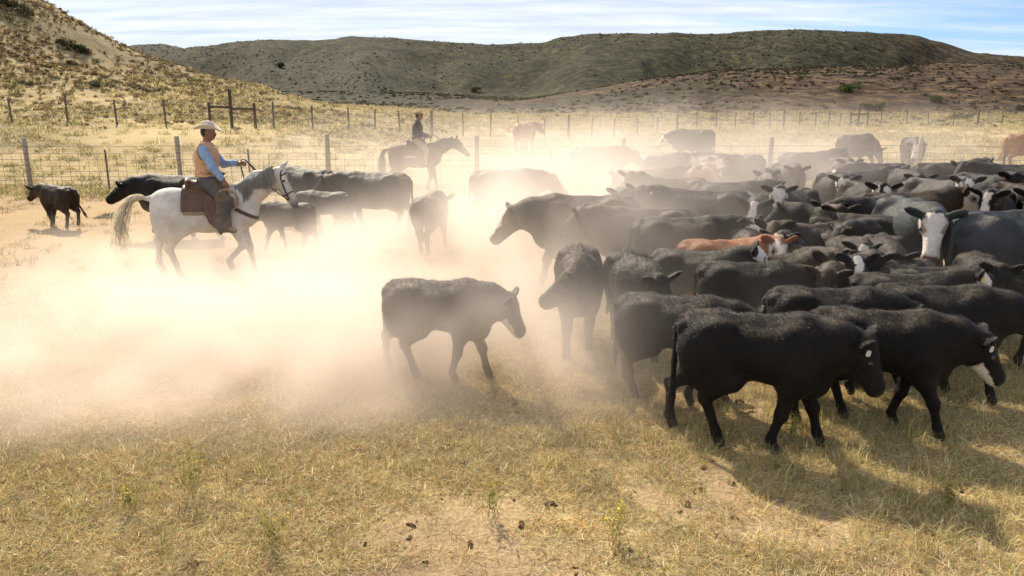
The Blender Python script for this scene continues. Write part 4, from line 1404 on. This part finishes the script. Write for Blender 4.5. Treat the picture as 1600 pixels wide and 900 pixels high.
    for q in (-1, 1):
        e = link(bpy.data.objects.new('eye', eye_mesh()), root)
        e.location = Vector(hd + rotz(head_yaw) @ np.array([0.080, q * 0.031, 0.012]) + D); e.scale = (0.012,) * 3
    return root, ha


M['skin'] = principled('weathered_skin', (0, 0, 0), 0.55, 0.35, attr=True)
M['denim'] = principled('blue_denim_shirt', (0.27, 0.36, 0.50), 0.85, 0.15, 0.2, noise=(30, 0.75, 1.2), bump=(22, 0.5, 0.02))
M['vest'] = principled('peach_quilted_vest', (0.60, 0.33, 0.17), 0.85, 0.15, 0.3, noise=(20, 0.8, 1.15), bump=(16, 0.5, 0.03))
M['jacket'] = principled('dark_work_jacket', (0.030, 0.027, 0.025), 0.85, 0.2, 0.2, bump=(18, 0.5, 0.03))
M['jeans'] = principled('faded_jeans', (0.10, 0.09, 0.085), 0.9, 0.1, 0.1, bump=(20, 0.4, 0.02))
M['chaps'] = principled('suede_chaps', (0.15, 0.10, 0.065), 0.9, 0.15, 0.2, noise=(14, 0.7, 1.2), bump=(16, 0.4, 0.03))
M['felt'] = principled('cream_felt_hat', (0.58, 0.50, 0.39), 0.9, 0.1, 0.3, noise=(18, 0.8, 1.1))
M['straw'] = principled('tan_straw_hat', (0.55, 0.40, 0.22), 0.8, 0.2, 0.1, noise=(80, 0.7, 1.2))
M['band'] = principled('hat_band_ribbon', (0.16, 0.12, 0.09), 0.7, 0.2)
M['dark_hair'] = principled('dark_hair', (0.035, 0.028, 0.024), 0.6, 0.3)
M['tanchaps'] = principled('tan_leather_chaps', (0.40, 0.29, 0.18), 0.85, 0.15, 0.2, noise=(14, 0.7, 1.2))

p1 = at(322, 297, 1.49)
horse1, hs1, hfr1, poll1 = make_horse('horse', 'white horse with cream tail carrying the rider in the peach vest', p1, 10, (0.66, 0.585, 0.50), 'mane_grey', 'tail_cream',
                                      [(-1.06, 0.0, 1.33), (-1.24, 0.02, 1.05), (-1.30, 0.03, 0.62)], dict(neck=(37, -2), head=(63, -4), walk=2.45), 0.022, 1.03, 0.3)
saddle1 = make_saddle('brown western saddle with breast collar on the white horse', horse1, hs1, 'pad_grey', 0.022)
rider1, ha1 = make_rider('person in a cream hat, peach vest and blue denim shirt holding the reins', horse1, 1.0,
                         dict(skin=(0.27, 0.13, 0.075), shirt='denim', vest='vest', collar='vest', trousers='jeans', hat='felt', band='band', hairc='dark_hair'),
                         (((0.10, -0.275, 1.86), (0.25, -0.29, 1.66)), ((0.18, 0.265, 1.87), (0.44, 0.10, 1.89))), 0.0095, lean=-0.01)


def reins(name, hroot, fr, poll, hand_pt, parent):
    for q in (-1, 1):
        b = poll + fr[1] @ np.array([0.45, q * 0.08, -0.11])
        hpt = np.array(hand_pt) + np.array([0.07, 0.012 * q, -0.005])
        mid = (b + hpt) / 2 + np.array([0, q * 0.05, -0.05])
        v, f = tube(bez([b, mid, hpt, hpt + np.array([-0.06, 0.0, -0.10]), hpt + np.array([-0.02, -0.03, -0.30])], 20), 0.009, 5)
        put('rein', mesh_from('rein', v, f), M['dark_leather'], parent)


reins('rein', horse1, hfr1, poll1, ha1[1] + np.array([0.07, 0, 0]), [c for c in horse1.children if c.name.startswith('bridle')][0])

rope = empty('lasso_rope', horse1.location, horse1.rotation_euler[2], 'coiled lasso hanging from the saddle of the white horse', 'rope')
pts = []
for i in range(4 * 22 + 1):
    a = 2 * math.pi * i / 22
    rr = 0.165 + 0.012 * math.sin(i * 0.37)
    pts.append((0.36 + rr * math.cos(a) * 0.9, -0.30 - 0.012 * (i / 22) - 0.04 * math.sin(a) * 0.6, 1.36 + rr * math.sin(a)))
put('coil', mesh_from('rope_coil', *tube(pts, 0.011, 6)), M['rope'], rope)
put('keeper', mesh_from('rope_keeper', *tube([(0.27, -0.17, 1.55), (0.33, -0.29, 1.53), (0.36, -0.34, 1.48)], 0.012, 6)), M['dark_leather'], rope)

p2 = at(650, 229, 1.46)
horse2, hs2, hfr2, poll2 = make_horse('horse', 'brown horse with black tail carrying the rider in the dark jacket', p2, 3, (0.105, 0.052, 0.028), 'mane_black', 'mane_black',
                                      [(-0.98, 0.0, 1.22), (-1.02, 0.01, 0.9), (-1.0, 0.01, 0.42)], dict(neck=(26, 0), head=(44, 0), walk=1.9, amp=0.14), 0.028, 1.03, 0.6)
saddle2 = make_saddle('saddle with pale blanket on the brown horse', horse2, hs2, 'pad_pale', 0.028)
rider2, ha2 = make_rider('person in a tan hat and dark jacket riding in the haze by the fence', horse2, 1.0,
                         dict(skin=(0.25, 0.13, 0.08), shirt='jacket', vest='jacket', collar='jacket', trousers='tanchaps', hat='straw', band='band', hairc='dark_hair'),
                         (((0.06, -0.27, 1.84), (0.30, -0.14, 1.76)), ((0.08, 0.27, 1.84), (0.33, 0.08, 1.78))), 0.012, lean=0.0, vest=False)
reins('rein', horse2, hfr2, poll2, ha2[1] + np.array([0.07, 0, 0]), [c for c in horse2.children if c.name.startswith('bridle')][0])
# ------------------------------------------------------------------ grass and brush
def leaf_material(name, trans=0.45, rough=0.7):
    m = bpy.data.materials.new(name)
    m.use_nodes = True
    t = NT(m.node_tree); m.node_tree.nodes.clear()
    c = t.n('ShaderNodeAttribute', attribute_name='coat').outputs['Color']
    oi = t.n('ShaderNodeObjectInfo')
    c = t.mix(1.0, c, t.ramp(oi.outputs['Random'], [(0.0, (0.72, 0.70, 0.66)), (0.5, (1.0, 1.0, 1.0)), (1.0, (1.22, 1.16, 1.05))]), 'MULTIPLY')
    d = t.n('ShaderNodeBsdfDiffuse', ins={'Color': c, 'Roughness': rough})
    tr = t.n('ShaderNodeBsdfTranslucent', ins={'Color': c})
    mx = t.n('ShaderNodeMixShader', ins={0: trans, 1: d.outputs[0], 2: tr.outputs[0]})
    t.n('ShaderNodeOutputMaterial', ins={'Surface': mx.outputs[0]})
    return m


M['grass'] = leaf_material('dry_grass_blades')
M['brush'] = leaf_material('sagebrush_leaves', 0.25)
PALE, GOLD, RUST, GREEN, LIME = (0.90, 0.75, 0.49), (0.74, 0.55, 0.28), (0.38, 0.24, 0.13), (0.24, 0.25, 0.09), (0.53, 0.50, 0.18)


def blades(n, radius, lmin, lmax, up, width, cols, wts, seed, curve=0.5):
    rs = np.random.default_rng(seed)
    V, Fc, C = [], [], []
    for i in range(n):
        a, rr = rs.random() * 6.283, radius * math.sqrt(rs.random())
        b = np.array([rr * math.cos(a), rr * math.sin(a), -0.005 + 0.02 * rs.random() * (up < 0.5)])
        az = rs.random() * 6.283
        L = rs.uniform(lmin, lmax)
        e = up + rs.normal() * 0.28
        d = np.array([math.cos(az) * math.cos(e), math.sin(az) * math.cos(e), math.sin(e)])
        sd = np.array([-math.sin(az), math.cos(az), 0.3 * rs.normal()]) * width * rs.uniform(0.6, 1.3)
        m = b + d * L * 0.55
        t = b + d * L + np.array([math.cos(az), math.sin(az), -0.8]) * L * curve * rs.uniform(0.1, 0.6)
        m[2], t[2] = max(m[2], 0.004), max(t[2], 0.004)
        o = len(V)
        V += [b - sd, b + sd, m + sd * 0.8, m - sd * 0.8, t]
        Fc += [(o, o + 1, o + 2), (o, o + 2, o + 3), (o + 3, o + 2, o + 4)]
        c = np.array(cols[rs.choice(len(cols), p=wts)]) * rs.uniform(0.45, 1.3)
        C += [np.minimum(c, 0.92)] * 5
    return mesh_from('clump', np.array(V), np.array(Fc), False, np.array(C))


def brush_mesh(n, seed, cols, wts, flat=0.75, leaf=0.10):
    """low bush: stems and small leaf faces through a rounded uneven crown, radius about 1"""
    rs = np.random.default_rng(seed)
    lumps = rs.normal(size=(7, 3)) * [0.45, 0.45, 0.2] + [0, 0, 0.45]
    V, Fc, C = [], [], []
    for i in range(n):
        l = lumps[rs.integers(7)]
        d = rs.normal(size=3); d /= np.linalg.norm(d)
        p = l + d * 0.48 * rs.random() ** 0.4 * [1, 1, flat]
        p[2] = max(p[2] * flat + 0.05, 0.02)
        u = rs.normal(size=3); u /= np.linalg.norm(u); v = np.cross(u, rs.normal(size=3)); v /= np.linalg.norm(v) + 1e-9
        s_ = leaf * rs.uniform(0.5, 1.3)
        o = len(V)
        V += [p - u * s_, p + v * s_ * 0.5, p + u * s_, p - v * s_ * 0.5]
        Fc += [(o, o + 1, o + 2, o + 3)]
        C += [np.array(cols[rs.choice(len(cols), p=wts)]) * rs.uniform(0.6, 1.25)] * 4
    return mesh_from('brush', np.array(V), np.array(Fc), False, np.array(C))


def clump_collection(name, meshes, mat):
    c = bpy.data.collections.new(name)
    for i, me in enumerate(meshes):
        me.materials.append(mat)
        c.objects.link(bpy.data.objects.new('%s_%02d' % (name, i), me))
    return c


def scatter(name, label, cat, pts, scale, coll, yaw=None):
    """one object whose points carry instanced clumps"""
    pts = np.asarray(pts, np.float32)
    me = bpy.data.meshes.new(name)
    me.vertices.add(len(pts)); me.vertices.foreach_set('co', pts.ravel())
    sa = me.attributes.new('size', 'FLOAT_VECTOR', 'POINT'); sa.data.foreach_set('vector', np.asarray(scale, np.float32).ravel())
    ya = me.attributes.new('yaw', 'FLOAT', 'POINT'); ya.data.foreach_set('value', (rng.random(len(pts)) * 6.283).astype(np.float32))
    ia = me.attributes.new('pick', 'INT', 'POINT'); ia.data.foreach_set('value', rng.integers(0, 1000, len(pts)).astype(np.int32))
    o = bpy.data.objects.new(name, me)
    link(o)
    ng = bpy.data.node_groups.new(name + '_scatter', 'GeometryNodeTree')
    ng.interface.new_socket('Geometry', in_out='INPUT', socket_type='NodeSocketGeometry')
    ng.interface.new_socket('Geometry', in_out='OUTPUT', socket_type='NodeSocketGeometry')
    t = NT(ng)
    gi, go = t.n('NodeGroupInput'), t.n('NodeGroupOutput')
    ci = t.n('GeometryNodeCollectionInfo', ins={'Collection': coll, 'Separate Children': True, 'Reset Children': True})
    na = lambda nm, ty: t.n('GeometryNodeInputNamedAttribute', data_type=ty, ins={'Name': nm}).outputs[0]
    cx = t.n('ShaderNodeCombineXYZ', ins={2: na('yaw', 'FLOAT')})
    iop = t.n('GeometryNodeInstanceOnPoints', ins={'Points': gi.outputs[0], 'Instance': ci.outputs[0], 'Pick Instance': True, 'Instance Index': na('pick', 'INT'),
                                                  'Rotation': cx.outputs[0], 'Scale': na('size', 'FLOAT_VECTOR')})
    t.put(go.inputs[0], iop.outputs[0])
    md = o.modifiers.new('scatter', 'NODES'); md.node_group = ng
    tag(o, label, cat, None, 'stuff')
    return o


def spread(n, y0, y1, side=0.74, power=1.0, extra=1.2):
    """points uniform on the ground between two depths inside a widening wedge"""
    y = np.sqrt(rng.uniform(y0 ** 2, y1 ** 2, n)) if power == 1.0 else y0 + (y1 - y0) * rng.random(n) ** power
    x = rng.uniform(-1, 1, n) * (y * side + extra)
    return x, y


def vec3(s, zs=None):
    return np.stack([s, s, s if zs is None else zs], -1)


straw_c = clump_collection('straw_clump', [blades(76, 0.13, 0.035, 0.105, 0.20, 0.0016, (PALE, GOLD, RUST, LIME), (0.48, 0.30, 0.10, 0.12), 20 + i, 0.3) for i in range(8)], M['grass'])
tuft_c = clump_collection('grass_tuft', [blades(34, 0.085, 0.10, 0.28, 1.0, 0.0017, (LIME, GREEN, GOLD, PALE), (0.28, 0.20, 0.30, 0.22), 40 + i, 0.6) for i in range(6)], M['grass'])
short_c = clump_collection('short_tuft', [blades(26, 0.16, 0.07, 0.20, 0.8, 0.006, ((0.66, 0.55, 0.36), (0.52, 0.40, 0.21), (0.42, 0.39, 0.14), GREEN), (0.28, 0.26, 0.30, 0.16), 60 + i, 0.5) for i in range(5)], M['grass'])
SAGE, DARKSAGE, DRY = (0.13, 0.12, 0.07), (0.060, 0.055, 0.032), (0.35, 0.26, 0.145)
tuss_c = clump_collection('tussock', [brush_mesh(110, 80 + i, (DRY, SAGE, GOLD, DARKSAGE), (0.50, 0.22, 0.18, 0.10), 0.8, 0.22) for i in range(5)], M['brush'])
sage_c = clump_collection('sage', [brush_mesh(150, 90 + i, (SAGE, DARKSAGE), (0.4, 0.6), 0.8, 0.20) for i in range(5)], M['brush'])

# matted straw in front
x, y = spread(19000, 3.6, 12.5)
bare = fbm(x * 0.55 + 9, y * 0.55, 4)
pen = sstep(7.5, 11.5, y + 0.25 * x + 1.3 * fbm(x * 0.4, y * 0.4, 3))
keep = rng.random(len(x)) < np.clip(1.0 - 0.78 * sstep(0.08, 0.45, bare) - 0.8 * pen, 0.05, 1)
x, y = x[keep], y[keep]
s_ = rng.uniform(0.7, 1.3, len(x)) * (1 + 0.02 * y)
scatter('dry_grass', 'matted straw coloured dry grass covering the near ground', 'grass', np.stack([x, y, gz(x, y)], -1), vec3(s_, s_ * rng.uniform(0.7, 1.3, len(x))), straw_c)

# standing green and yellow tufts, thicker on the right below the calves
x, y = spread(6500, 3.7, 11.0)
f = fbm(x * 0.5 + 31, y * 0.5 + 7, 3) + 0.45 * np.exp(-((x - 1.9) / 1.3) ** 2 - ((y - 6.1) / 0.8) ** 2) + 0.30 * sstep(-0.5, 3.0, x) + 0.25 * sstep(5.2, 4.2, y) - 0.9 * sstep(6.5, 10.0, y + 0.35 * (1.0 - x)) * sstep(3.0, 1.0, x)
keep = rng.random(len(x)) < np.clip(0.08 + 1.3 * f, 0.01, 0.85)
x, y = x[keep], y[keep]
s_ = rng.uniform(0.32, 0.75, len(x)) * (1 + 0.35 * sstep(0.3, 2.5, x))
scatter('standing_grass', 'yellow green grass tufts standing in front of the calves', 'grass', np.stack([x, y, gz(x, y)], -1), vec3(s_, s_ * rng.uniform(0.7, 1.35, len(x))), tuft_c)

# thin trampled grass through the pen and the strip along the wire
x, y = spread(9000, 9, 27)
keep = rng.random(len(x)) < np.clip(0.10 + 0.5 * fbm(x * 0.3, y * 0.3, 3) + 0.9 * sstep(23.0, 25.5, y), 0.03, 1)
x, y = x[keep], y[keep]
s_ = rng.uniform(0.5, 1.1, len(x)) * (1 + 0.5 * sstep(22, 25, y))
scatter('pen_grass', 'sparse trampled grass in the dusty pen and along the fence', 'grass', np.stack([x, y, gz(x, y)], -1), vec3(s_), short_c)

x, y = spread(26000, 26.3, 95, 0.8)
keep = rng.random(len(x)) < (1 - 0.93 * sstep(3.4, 6.0, gz(x, y))) * np.clip(0.55 + 0.9 * fbm(x * 0.12, y * 0.12, 3), 0.12, 1)
x, y = x[keep], y[keep]
s_ = rng.uniform(0.9, 2.0, len(x)) * (1 + 0.008 * y)
scatter('pasture_grass', 'dry yellow pasture grass between the fences', 'grass', np.stack([x, y, gz(x, y)], -1), vec3(s_, s_ * 0.9), short_c)

# tussocks on the left hill
x = rng.uniform(-62, -4, 26000); y = rng.uniform(41, 80, 26000)
keep = rng.random(len(x)) < np.clip(0.15 + 0.75 * sstep(-24, -42, x) + 0.8 * fbm(x * 0.12, y * 0.12, 3), 0.02, 1) * np.clip(0.3 + 0.7 * sstep(44, 50, y), 0, 1)
x, y = x[keep], y[keep]
s_ = rng.uniform(0.08, 0.19, len(x)) * rng.uniform(0.8, 1.8, len(x))
scatter('hillside_tussocks', 'dry bunchgrass and low sage dotting the left hillside', 'grass', np.stack([x, y, gz(x, y) - 0.02], -1), vec3(s_, s_ * 0.9), tuss_c)

# dark sage over the swell and far hills
x = rng.uniform(-30, 160, 20000); y = rng.uniform(70, 185, 20000)
px_ = x / y * 1250 + 800
keep = (rng.random(len(x)) < np.clip(0.15 + 1.2 * fbm(x * 0.05, y * 0.05, 3) + 0.3 * sstep(800, 1100, px_), 0.02, 1)) & (np.abs(px_ - 900) < 1000)
x, y = x[keep], y[keep]
s_ = rng.uniform(0.10, 0.30, len(x)) * rng.uniform(0.7, 1.8, len(x))
scatter('sage_flat', 'dark sagebrush scattered over the reddish swell', 'sagebrush', np.stack([x, y, gz(x, y) - 0.03], -1), vec3(s_, s_ * 0.7), sage_c)
n = 30000
y = rng.uniform(130, 330, n); px_ = rng.uniform(0, 1700, n); x = (px_ - 800) / 1250 * y
keep = rng.random(n) < np.clip(0.35 + 1.0 * fbm(x * 0.03, y * 0.03, 3), 0.04, 1)
x, y = x[keep], y[keep]
s_ = rng.uniform(0.10, 0.26, len(x)) * rng.uniform(0.6, 2.0, len(x))
scatter('sage_hills', 'dark brush covering the far hills', 'sagebrush', np.stack([x, y, gz(x, y) - 0.05], -1), vec3(s_, s_ * 0.7), sage_c)

# clods and dung broken up by hooves
def clod(seed):
    rs = np.random.default_rng(seed)
    s = Sdf()
    for _ in range(4):
        s.ell(rs.normal(size=3) * [0.45, 0.45, 0.15] + [0, 0, 0.2], rs.uniform(0.35, 0.6, 3) * [1, 1, 0.7], 0.1)
    V, Fc = s.mesh(0.22)
    return mesh_from('clod', V, Fc, False, np.tile(np.array([0.20, 0.125, 0.07]) * rs.uniform(0.5, 1.3), (len(V), 1)))


clod_c = clump_collection('clod', [clod(500 + i) for i in range(5)], M['brush'])
x, y = spread(2600, 3.7, 15)
keep = rng.random(len(x)) < np.clip(0.25 + 1.2 * fbm(x * 0.55 + 9, y * 0.55, 4), 0.04, 1)
x, y = x[keep], y[keep]
s_ = rng.uniform(0.008, 0.03, len(x)) * rng.uniform(0.6, 1.6, len(x))
scatter('soil_clods', 'clods and dried dung lying in the trampled grass', 'dirt', np.stack([x, y, gz(x, y)], -1), vec3(s_), clod_c)

# shrubs one can pick out
SHRUB = [(97, 70, 0.85, 'dark', 'uppermost of three dark shrubs on the left hillside'), (118, 78, 0.85, 'dark', 'middle of three dark shrubs on the left hillside'),
         (135, 85, 0.85, 'dark', 'lowest of three dark shrubs on the left hillside'), (20, 12, 1.0, 'dark', 'dark shrub near the top of the left hillside'),
         (38, 24, 0.9, 'dark', 'dark shrub just below the hilltop shrub'), (112, 100, 0.5, 'dark', 'small dark shrub below the three hillside shrubs'),
         (150, 136, 0.9, 'sage', 'grey green sagebrush at the foot of the left hillside'), (211, 138, 0.6, 'sage', 'pale sagebrush clump on the lower slope'),
         (236, 144, 0.6, 'sage', 'low sagebrush beside the pale clump on the lower slope'), (45, 133, 0.55, 'sage', 'round sagebrush above the fence on the left slope'),
         (1365, 172, 1.5, 'green', 'bright green bush behind the far fence'), (1325, 144, 2.2, 'green', 'wide green bush on the reddish swell'),
         (1495, 187, 1.3, 'sage', 'grey bush beside the far fence posts'), (1460, 159, 1.6, 'green', 'green bush on the swell above the fence'),
         (438, 106, 2.4, 'dark', 'dark thicket low on the far hills'), (743, 142, 2.0, 'dark', 'dark bush in the valley below the far hills')]
palette = {'dark': ((0.045, 0.047, 0.026), (0.085, 0.08, 0.042)), 'sage': ((0.19, 0.185, 0.11), (0.10, 0.10, 0.055)), 'green': ((0.12, 0.15, 0.05), (0.065, 0.08, 0.028))}
M['stem'] = principled('shrub_stem', (0.16, 0.125, 0.075), 0.9, 0.1)
for i, (px, py, r_, kind, lab) in enumerate(SHRUB):
    p = at(px, py, 0.0)
    root = empty('shrub', tuple(p - [0, 0, 0.05]), rng.random() * 6, lab, 'shrub', 'shrubs dotted over the slopes')
    me = brush_mesh(620, 200 + i, palette[kind], (0.5, 0.5), 0.85, 0.12)
    c = put('crown', me, M['brush'], root)
    c.scale = (r_ * 0.8, r_ * 0.8, r_ * 0.62)
    sp_parts = []
    for k in range(7):
        a = rng.random() * 6.28
        sp_parts.append(tube([(0, 0, -0.05), (0.15 * r_ * math.cos(a), 0.15 * r_ * math.sin(a), 0.2 * r_), (0.4 * r_ * math.cos(a), 0.4 * r_ * math.sin(a), 0.42 * r_)], [0.03 * r_, 0.022 * r_, 0.01 * r_], 5))
    put('stem', mesh_from('stem', *join(sp_parts)), M['stem'], root)

# broom weeds standing in the near grass
WEED = [(300, 770, 0.42, 'upright broom weed standing alone on the trampled patch'), (205, 800, 0.26, 'small broom weed beside the reddish bare soil'), (770, 812, 0.34, 'broom weed among the straw below the lone calf'),
         (1235, 690, 0.28, 'yellow flowered weed under the belly of the closest calf'), (960, 850, 0.30, 'bushy green weed at the bottom of the picture'),
        (430, 860, 0.30, 'yellow green weed in the bottom grass below the bare soil'), (1480, 800, 0.32, 'weed standing in the long shadow of the calf')]
M['weed'] = leaf_material('weed_leaves', 0.5)
M['weed_stem'] = hair_material('weed_stems', (0.44, 0.40, 0.16))
for i, (px, py, h, lab) in enumerate(WEED):
    rs = np.random.default_rng(300 + i)
    p = at(px, py, 0.0)
    root = empty('weed', tuple(p), 0, lab, 'weed', 'broom weeds in the near grass')
    stems, V, Fc, C = [], [], [], []
    for k in range(15):
        a, l = rs.random() * 6.28, rs.uniform(0.05, 0.34)
        tip = np.array([l * h * math.cos(a), l * h * math.sin(a), h * rs.uniform(0.6, 1.05)])
        stems.append(tube(bez([(0.05 * rs.normal(), 0.05 * rs.normal(), 0), tip * [0.6, 0.6, 0.5] + 0.02 * rs.normal(size=3), tip], 6), 0.0016, 3))
        for m_ in range(8):
            t = rs.uniform(0.3, 1.0)
            c0 = tip * [t, t, t] + rs.normal(size=3) * 0.012
            u = rs.normal(size=3) * 0.016; v = rs.normal(size=3) * 0.006
            o = len(V)
            V += [c0, c0 + u * 0.5 + v, c0 + u, c0 + u * 0.5 - v]
            Fc.append((o, o + 1, o + 2, o + 3))
            C += [np.array((0.55, 0.46, 0.10) if t > 0.8 else (0.36, 0.33, 0.12)) * rs.uniform(0.7, 1.2)] * 4
    put('stem', mesh_from('weed_stem', *join(stems)), M['weed_stem'], root)
    lo = put('leaves', mesh_from('weed_leaves', np.array(V), np.array(Fc), False, np.array(C)), M['weed'], root)
    lo['kind'] = 'stuff'

# ------------------------------------------------------------------ dust
def dust():
    """rolling dust kicked up in the pen: a voxel volume, densest near the ground behind the walking animals"""
    LO, HI = np.array([-13.5, 5.6, -0.1]), np.array([21.0, 50.0, 5.0])
    RES = (172, 222, 34)
    # (pixel x, ground pixel y, height of centre, radii x y z, strength)
    B = DUST
    m = bpy.data.materials.new('airborne_dust')
    m.use_nodes = True
    t = NT(m.node_tree); m.node_tree.nodes.clear()
    pv = t.n('ShaderNodeVolumePrincipled', ins={'Color': rgb(0.925, 0.838, 0.765), 'Density': 1.0, 'Anisotropy': 0.5})
    t.n('ShaderNodeOutputMaterial', ins={'Volume': pv.outputs[0]})
    me = bpy.data.meshes.new('dust_cloud')
    c = [(LO[0] if i & 1 == 0 else HI[0], LO[1] if i & 2 == 0 else HI[1], LO[2] if i & 4 == 0 else HI[2]) for i in range(8)]
    me.from_pydata(c, [], [(0, 2, 3, 1), (4, 5, 7, 6), (0, 1, 5, 4), (2, 6, 7, 3), (0, 4, 6, 2), (1, 3, 7, 5)])
    me.materials.append(m)
    o = link(bpy.data.objects.new('dust', me))
    tag(o, 'pale tan dust hanging over the pen', 'dust', None, 'stuff')
    ng = bpy.data.node_groups.new('dust_field', 'GeometryNodeTree')
    ng.interface.new_socket('Geometry', in_out='INPUT', socket_type='NodeSocketGeometry')
    ng.interface.new_socket('Geometry', in_out='OUTPUT', socket_type='NodeSocketGeometry')
    g = NT(ng)
    gi, go = g.n('NodeGroupInput'), g.n('NodeGroupOutput')
    pos = g.n('GeometryNodeInputPosition').outputs[0]
    sep = g.n('ShaderNodeSeparateXYZ', ins={0: pos})
    # wind-torn lumps
    warp = g.n('ShaderNodeTexNoise', ins={'Vector': pos, 'Scale': 0.35, 'Detail': 2.0})
    wv = g.n('ShaderNodeVectorMath', operation='MULTIPLY_ADD', ins={0: warp.outputs['Color'], 1: (2.2, 2.2, 0.8), 2: pos})
    wv2 = g.n('ShaderNodeVectorMath', operation='SUBTRACT', ins={0: wv.outputs[0], 1: (1.1, 1.1, 0.4)}).outputs[0]
    total = None
    for (px, py, zc, rx, ry, rz, amp) in B:
        p = at(px, py, 0.0)
        d = g.n('ShaderNodeVectorMath', operation='SUBTRACT', ins={0: wv2, 1: (float(p[0]), float(p[1]), float(p[2] + zc))}).outputs[0]
        q = g.n('ShaderNodeVectorMath', operation='DIVIDE', ins={0: d, 1: (rx, ry, rz)}).outputs[0]
        d2 = g.n('ShaderNodeVectorMath', operation='DOT_PRODUCT', ins={0: q, 1: q}).outputs['Value']
        e = g.math('MULTIPLY', g.math('EXPONENT', g.math('MULTIPLY', d2, -1.0)), amp)
        total = e if total is None else g.math('ADD', total, e)
    n1 = g.n('ShaderNodeTexNoise', ins={'Vector': pos, 'Scale': 0.75, 'Detail': 6.0, 'Roughness': 0.62, 'Distortion': 0.8})
    lump = g.n('ShaderNodeMapRange', ins={'Value': n1.outputs[0], 'From Min': 0.36, 'From Max': 0.66, 'To Min': 0.08, 'To Max': 1.95}).outputs[0]
    n3 = g.n('ShaderNodeTexNoise', ins={'Vector': pos, 'Scale': 0.28, 'Detail': 3.0, 'Roughness': 0.5, 'Distortion': 1.2})
    billow = g.n('ShaderNodeMapRange', ins={'Value': n3.outputs[0], 'From Min': 0.36, 'From Max': 0.64, 'To Min': 0.45, 'To Max': 1.55}).outputs[0]
    dens = g.math('MULTIPLY', total, g.math('MULTIPLY', lump, billow))
    # fade at the edges of the box so that no face of it shows
    edge = None
    for i, (a, b, w_) in enumerate(((LO[0], HI[0], 2.5), (LO[1], HI[1], 1.2), (None, HI[2], 1.6))):
        v = sep.outputs[i]
        f2 = g.n('ShaderNodeMapRange', ins={'Value': v, 'From Min': b - w_, 'From Max': b - 0.1, 'To Min': 1.0, 'To Max': 0.0}).outputs[0]
        if i == 1:
            f2 = g.n('ShaderNodeMapRange', ins={'Value': v, 'From Min': b - 16, 'From Max': b - 0.5, 'To Min': 1.0, 'To Max': 0.0}).outputs[0]
        edge = f2 if edge is None else g.math('MULTIPLY', edge, f2)
        if a is not None:
            f1 = g.n('ShaderNodeMapRange', ins={'Value': v, 'From Min': a + 0.1, 'From Max': a + w_, 'To Min': 0.0, 'To Max': 1.0}).outputs[0]
            edge = g.math('MULTIPLY', edge, f1)
    dens = g.math('MULTIPLY', dens, edge)
    dens = g.math('MAXIMUM', g.math('SUBTRACT', dens, 0.0025), 0.0)
    vc = g.n('GeometryNodeVolumeCube', ins={'Density': dens, 'Min': tuple(LO), 'Max': tuple(HI), 'Resolution X': RES[0], 'Resolution Y': RES[1], 'Resolution Z': RES[2]})
    sm = g.n('GeometryNodeSetMaterial', ins={'Geometry': vc.outputs[0], 'Material': m})
    g.put(go.inputs[0], sm.outputs[0])
    md = o.modifiers.new('dust_field', 'NODES'); md.node_group = ng
    return o


DUST = [
    # rolling along the ground behind the horse and lone calf
    (430, 550, 0.25, 2.2, 1.6, 0.45, 0.66), (120, 600, 0.15, 2.8, 1.4, 0.36, 0.66), (60, 520, 0.20, 2.6, 1.6, 0.36, 0.30), (280, 520, 0.2, 2.5, 1.6, 0.36, 0.38),
    (560, 520, 0.3, 1.8, 1.6, 0.55, 0.42), (650, 600, 0.25, 1.6, 0.9, 0.50, 0.50), (700, 640, 0.10, 1.6, 0.8, 0.40, 0.30), (790, 500, 0.4, 1.4, 1.4, 0.6, 0.42),
    (40, 670, 0.10, 2.2, 1.2, 0.30, 0.60), (280, 650, 0.10, 2.2, 1.2, 0.26, 0.40), (500, 650, 0.05, 2.0, 1.0, 0.24, 0.26), (690, 620, 0.7, 1.3, 0.6, 0.5, 0.85), (780, 600, 0.3, 1.0, 0.8, 0.5, 0.35),
    (120, 740, 0.05, 2.0, 0.9, 0.22, 0.16), (380, 720, 0.05, 1.8, 0.9, 0.20, 0.13), (620, 700, 0.05, 1.5, 0.8, 0.2, 0.08),
    # billows under and beyond the horse
    (420, 440, 0.30, 1.8, 1.2, 0.50, 0.55), (560, 395, 0.30, 2.0, 1.2, 0.45, 0.44), (720, 395, 0.55, 2.2, 1.6, 0.75, 0.28), (850, 430, 0.7, 1.8, 1.6, 0.9, 0.48),
    (960, 450, 0.8, 1.5, 1.6, 0.9, 0.32), (300, 410, 0.2, 2.6, 1.2, 0.35, 0.25), (330, 480, 0.3, 1.2, 0.7, 0.40, 0.30),
    # haze standing over the herd and fence
    (640, 335, 0.7, 4.5, 3.0, 0.8, 0.035), (850, 345, 1.0, 4.5, 3.0, 1.0, 0.15), (1050, 380, 1.0, 2.4, 2.0, 0.9, 0.20), (1200, 335, 1.1, 4.0, 3.0, 0.9, 0.075), (1450, 330, 1.2, 5.0, 3.5, 0.9, 0.032),
    (700, 285, 0.8, 8.0, 4.0, 1.2, 0.018), (1150, 280, 1.1, 9.0, 5.0, 1.3, 0.022), (1400, 265, 1.1, 10.0, 6.0, 1.2, 0.012), (850, 240, 0.9, 13.0, 8.0, 1.5, 0.010), (1000, 255, 1.0, 18.0, 9.0, 1.4, 0.005),
    # thin veil near the front calves
    (1250, 600, 0.6, 3.5, 2.0, 0.7, 0.010), (1000, 550, 0.4, 1.6, 1.4, 0.6, 0.10), (1480, 570, 0.8, 2.5, 1.6, 0.8, 0.010),
]
dust()
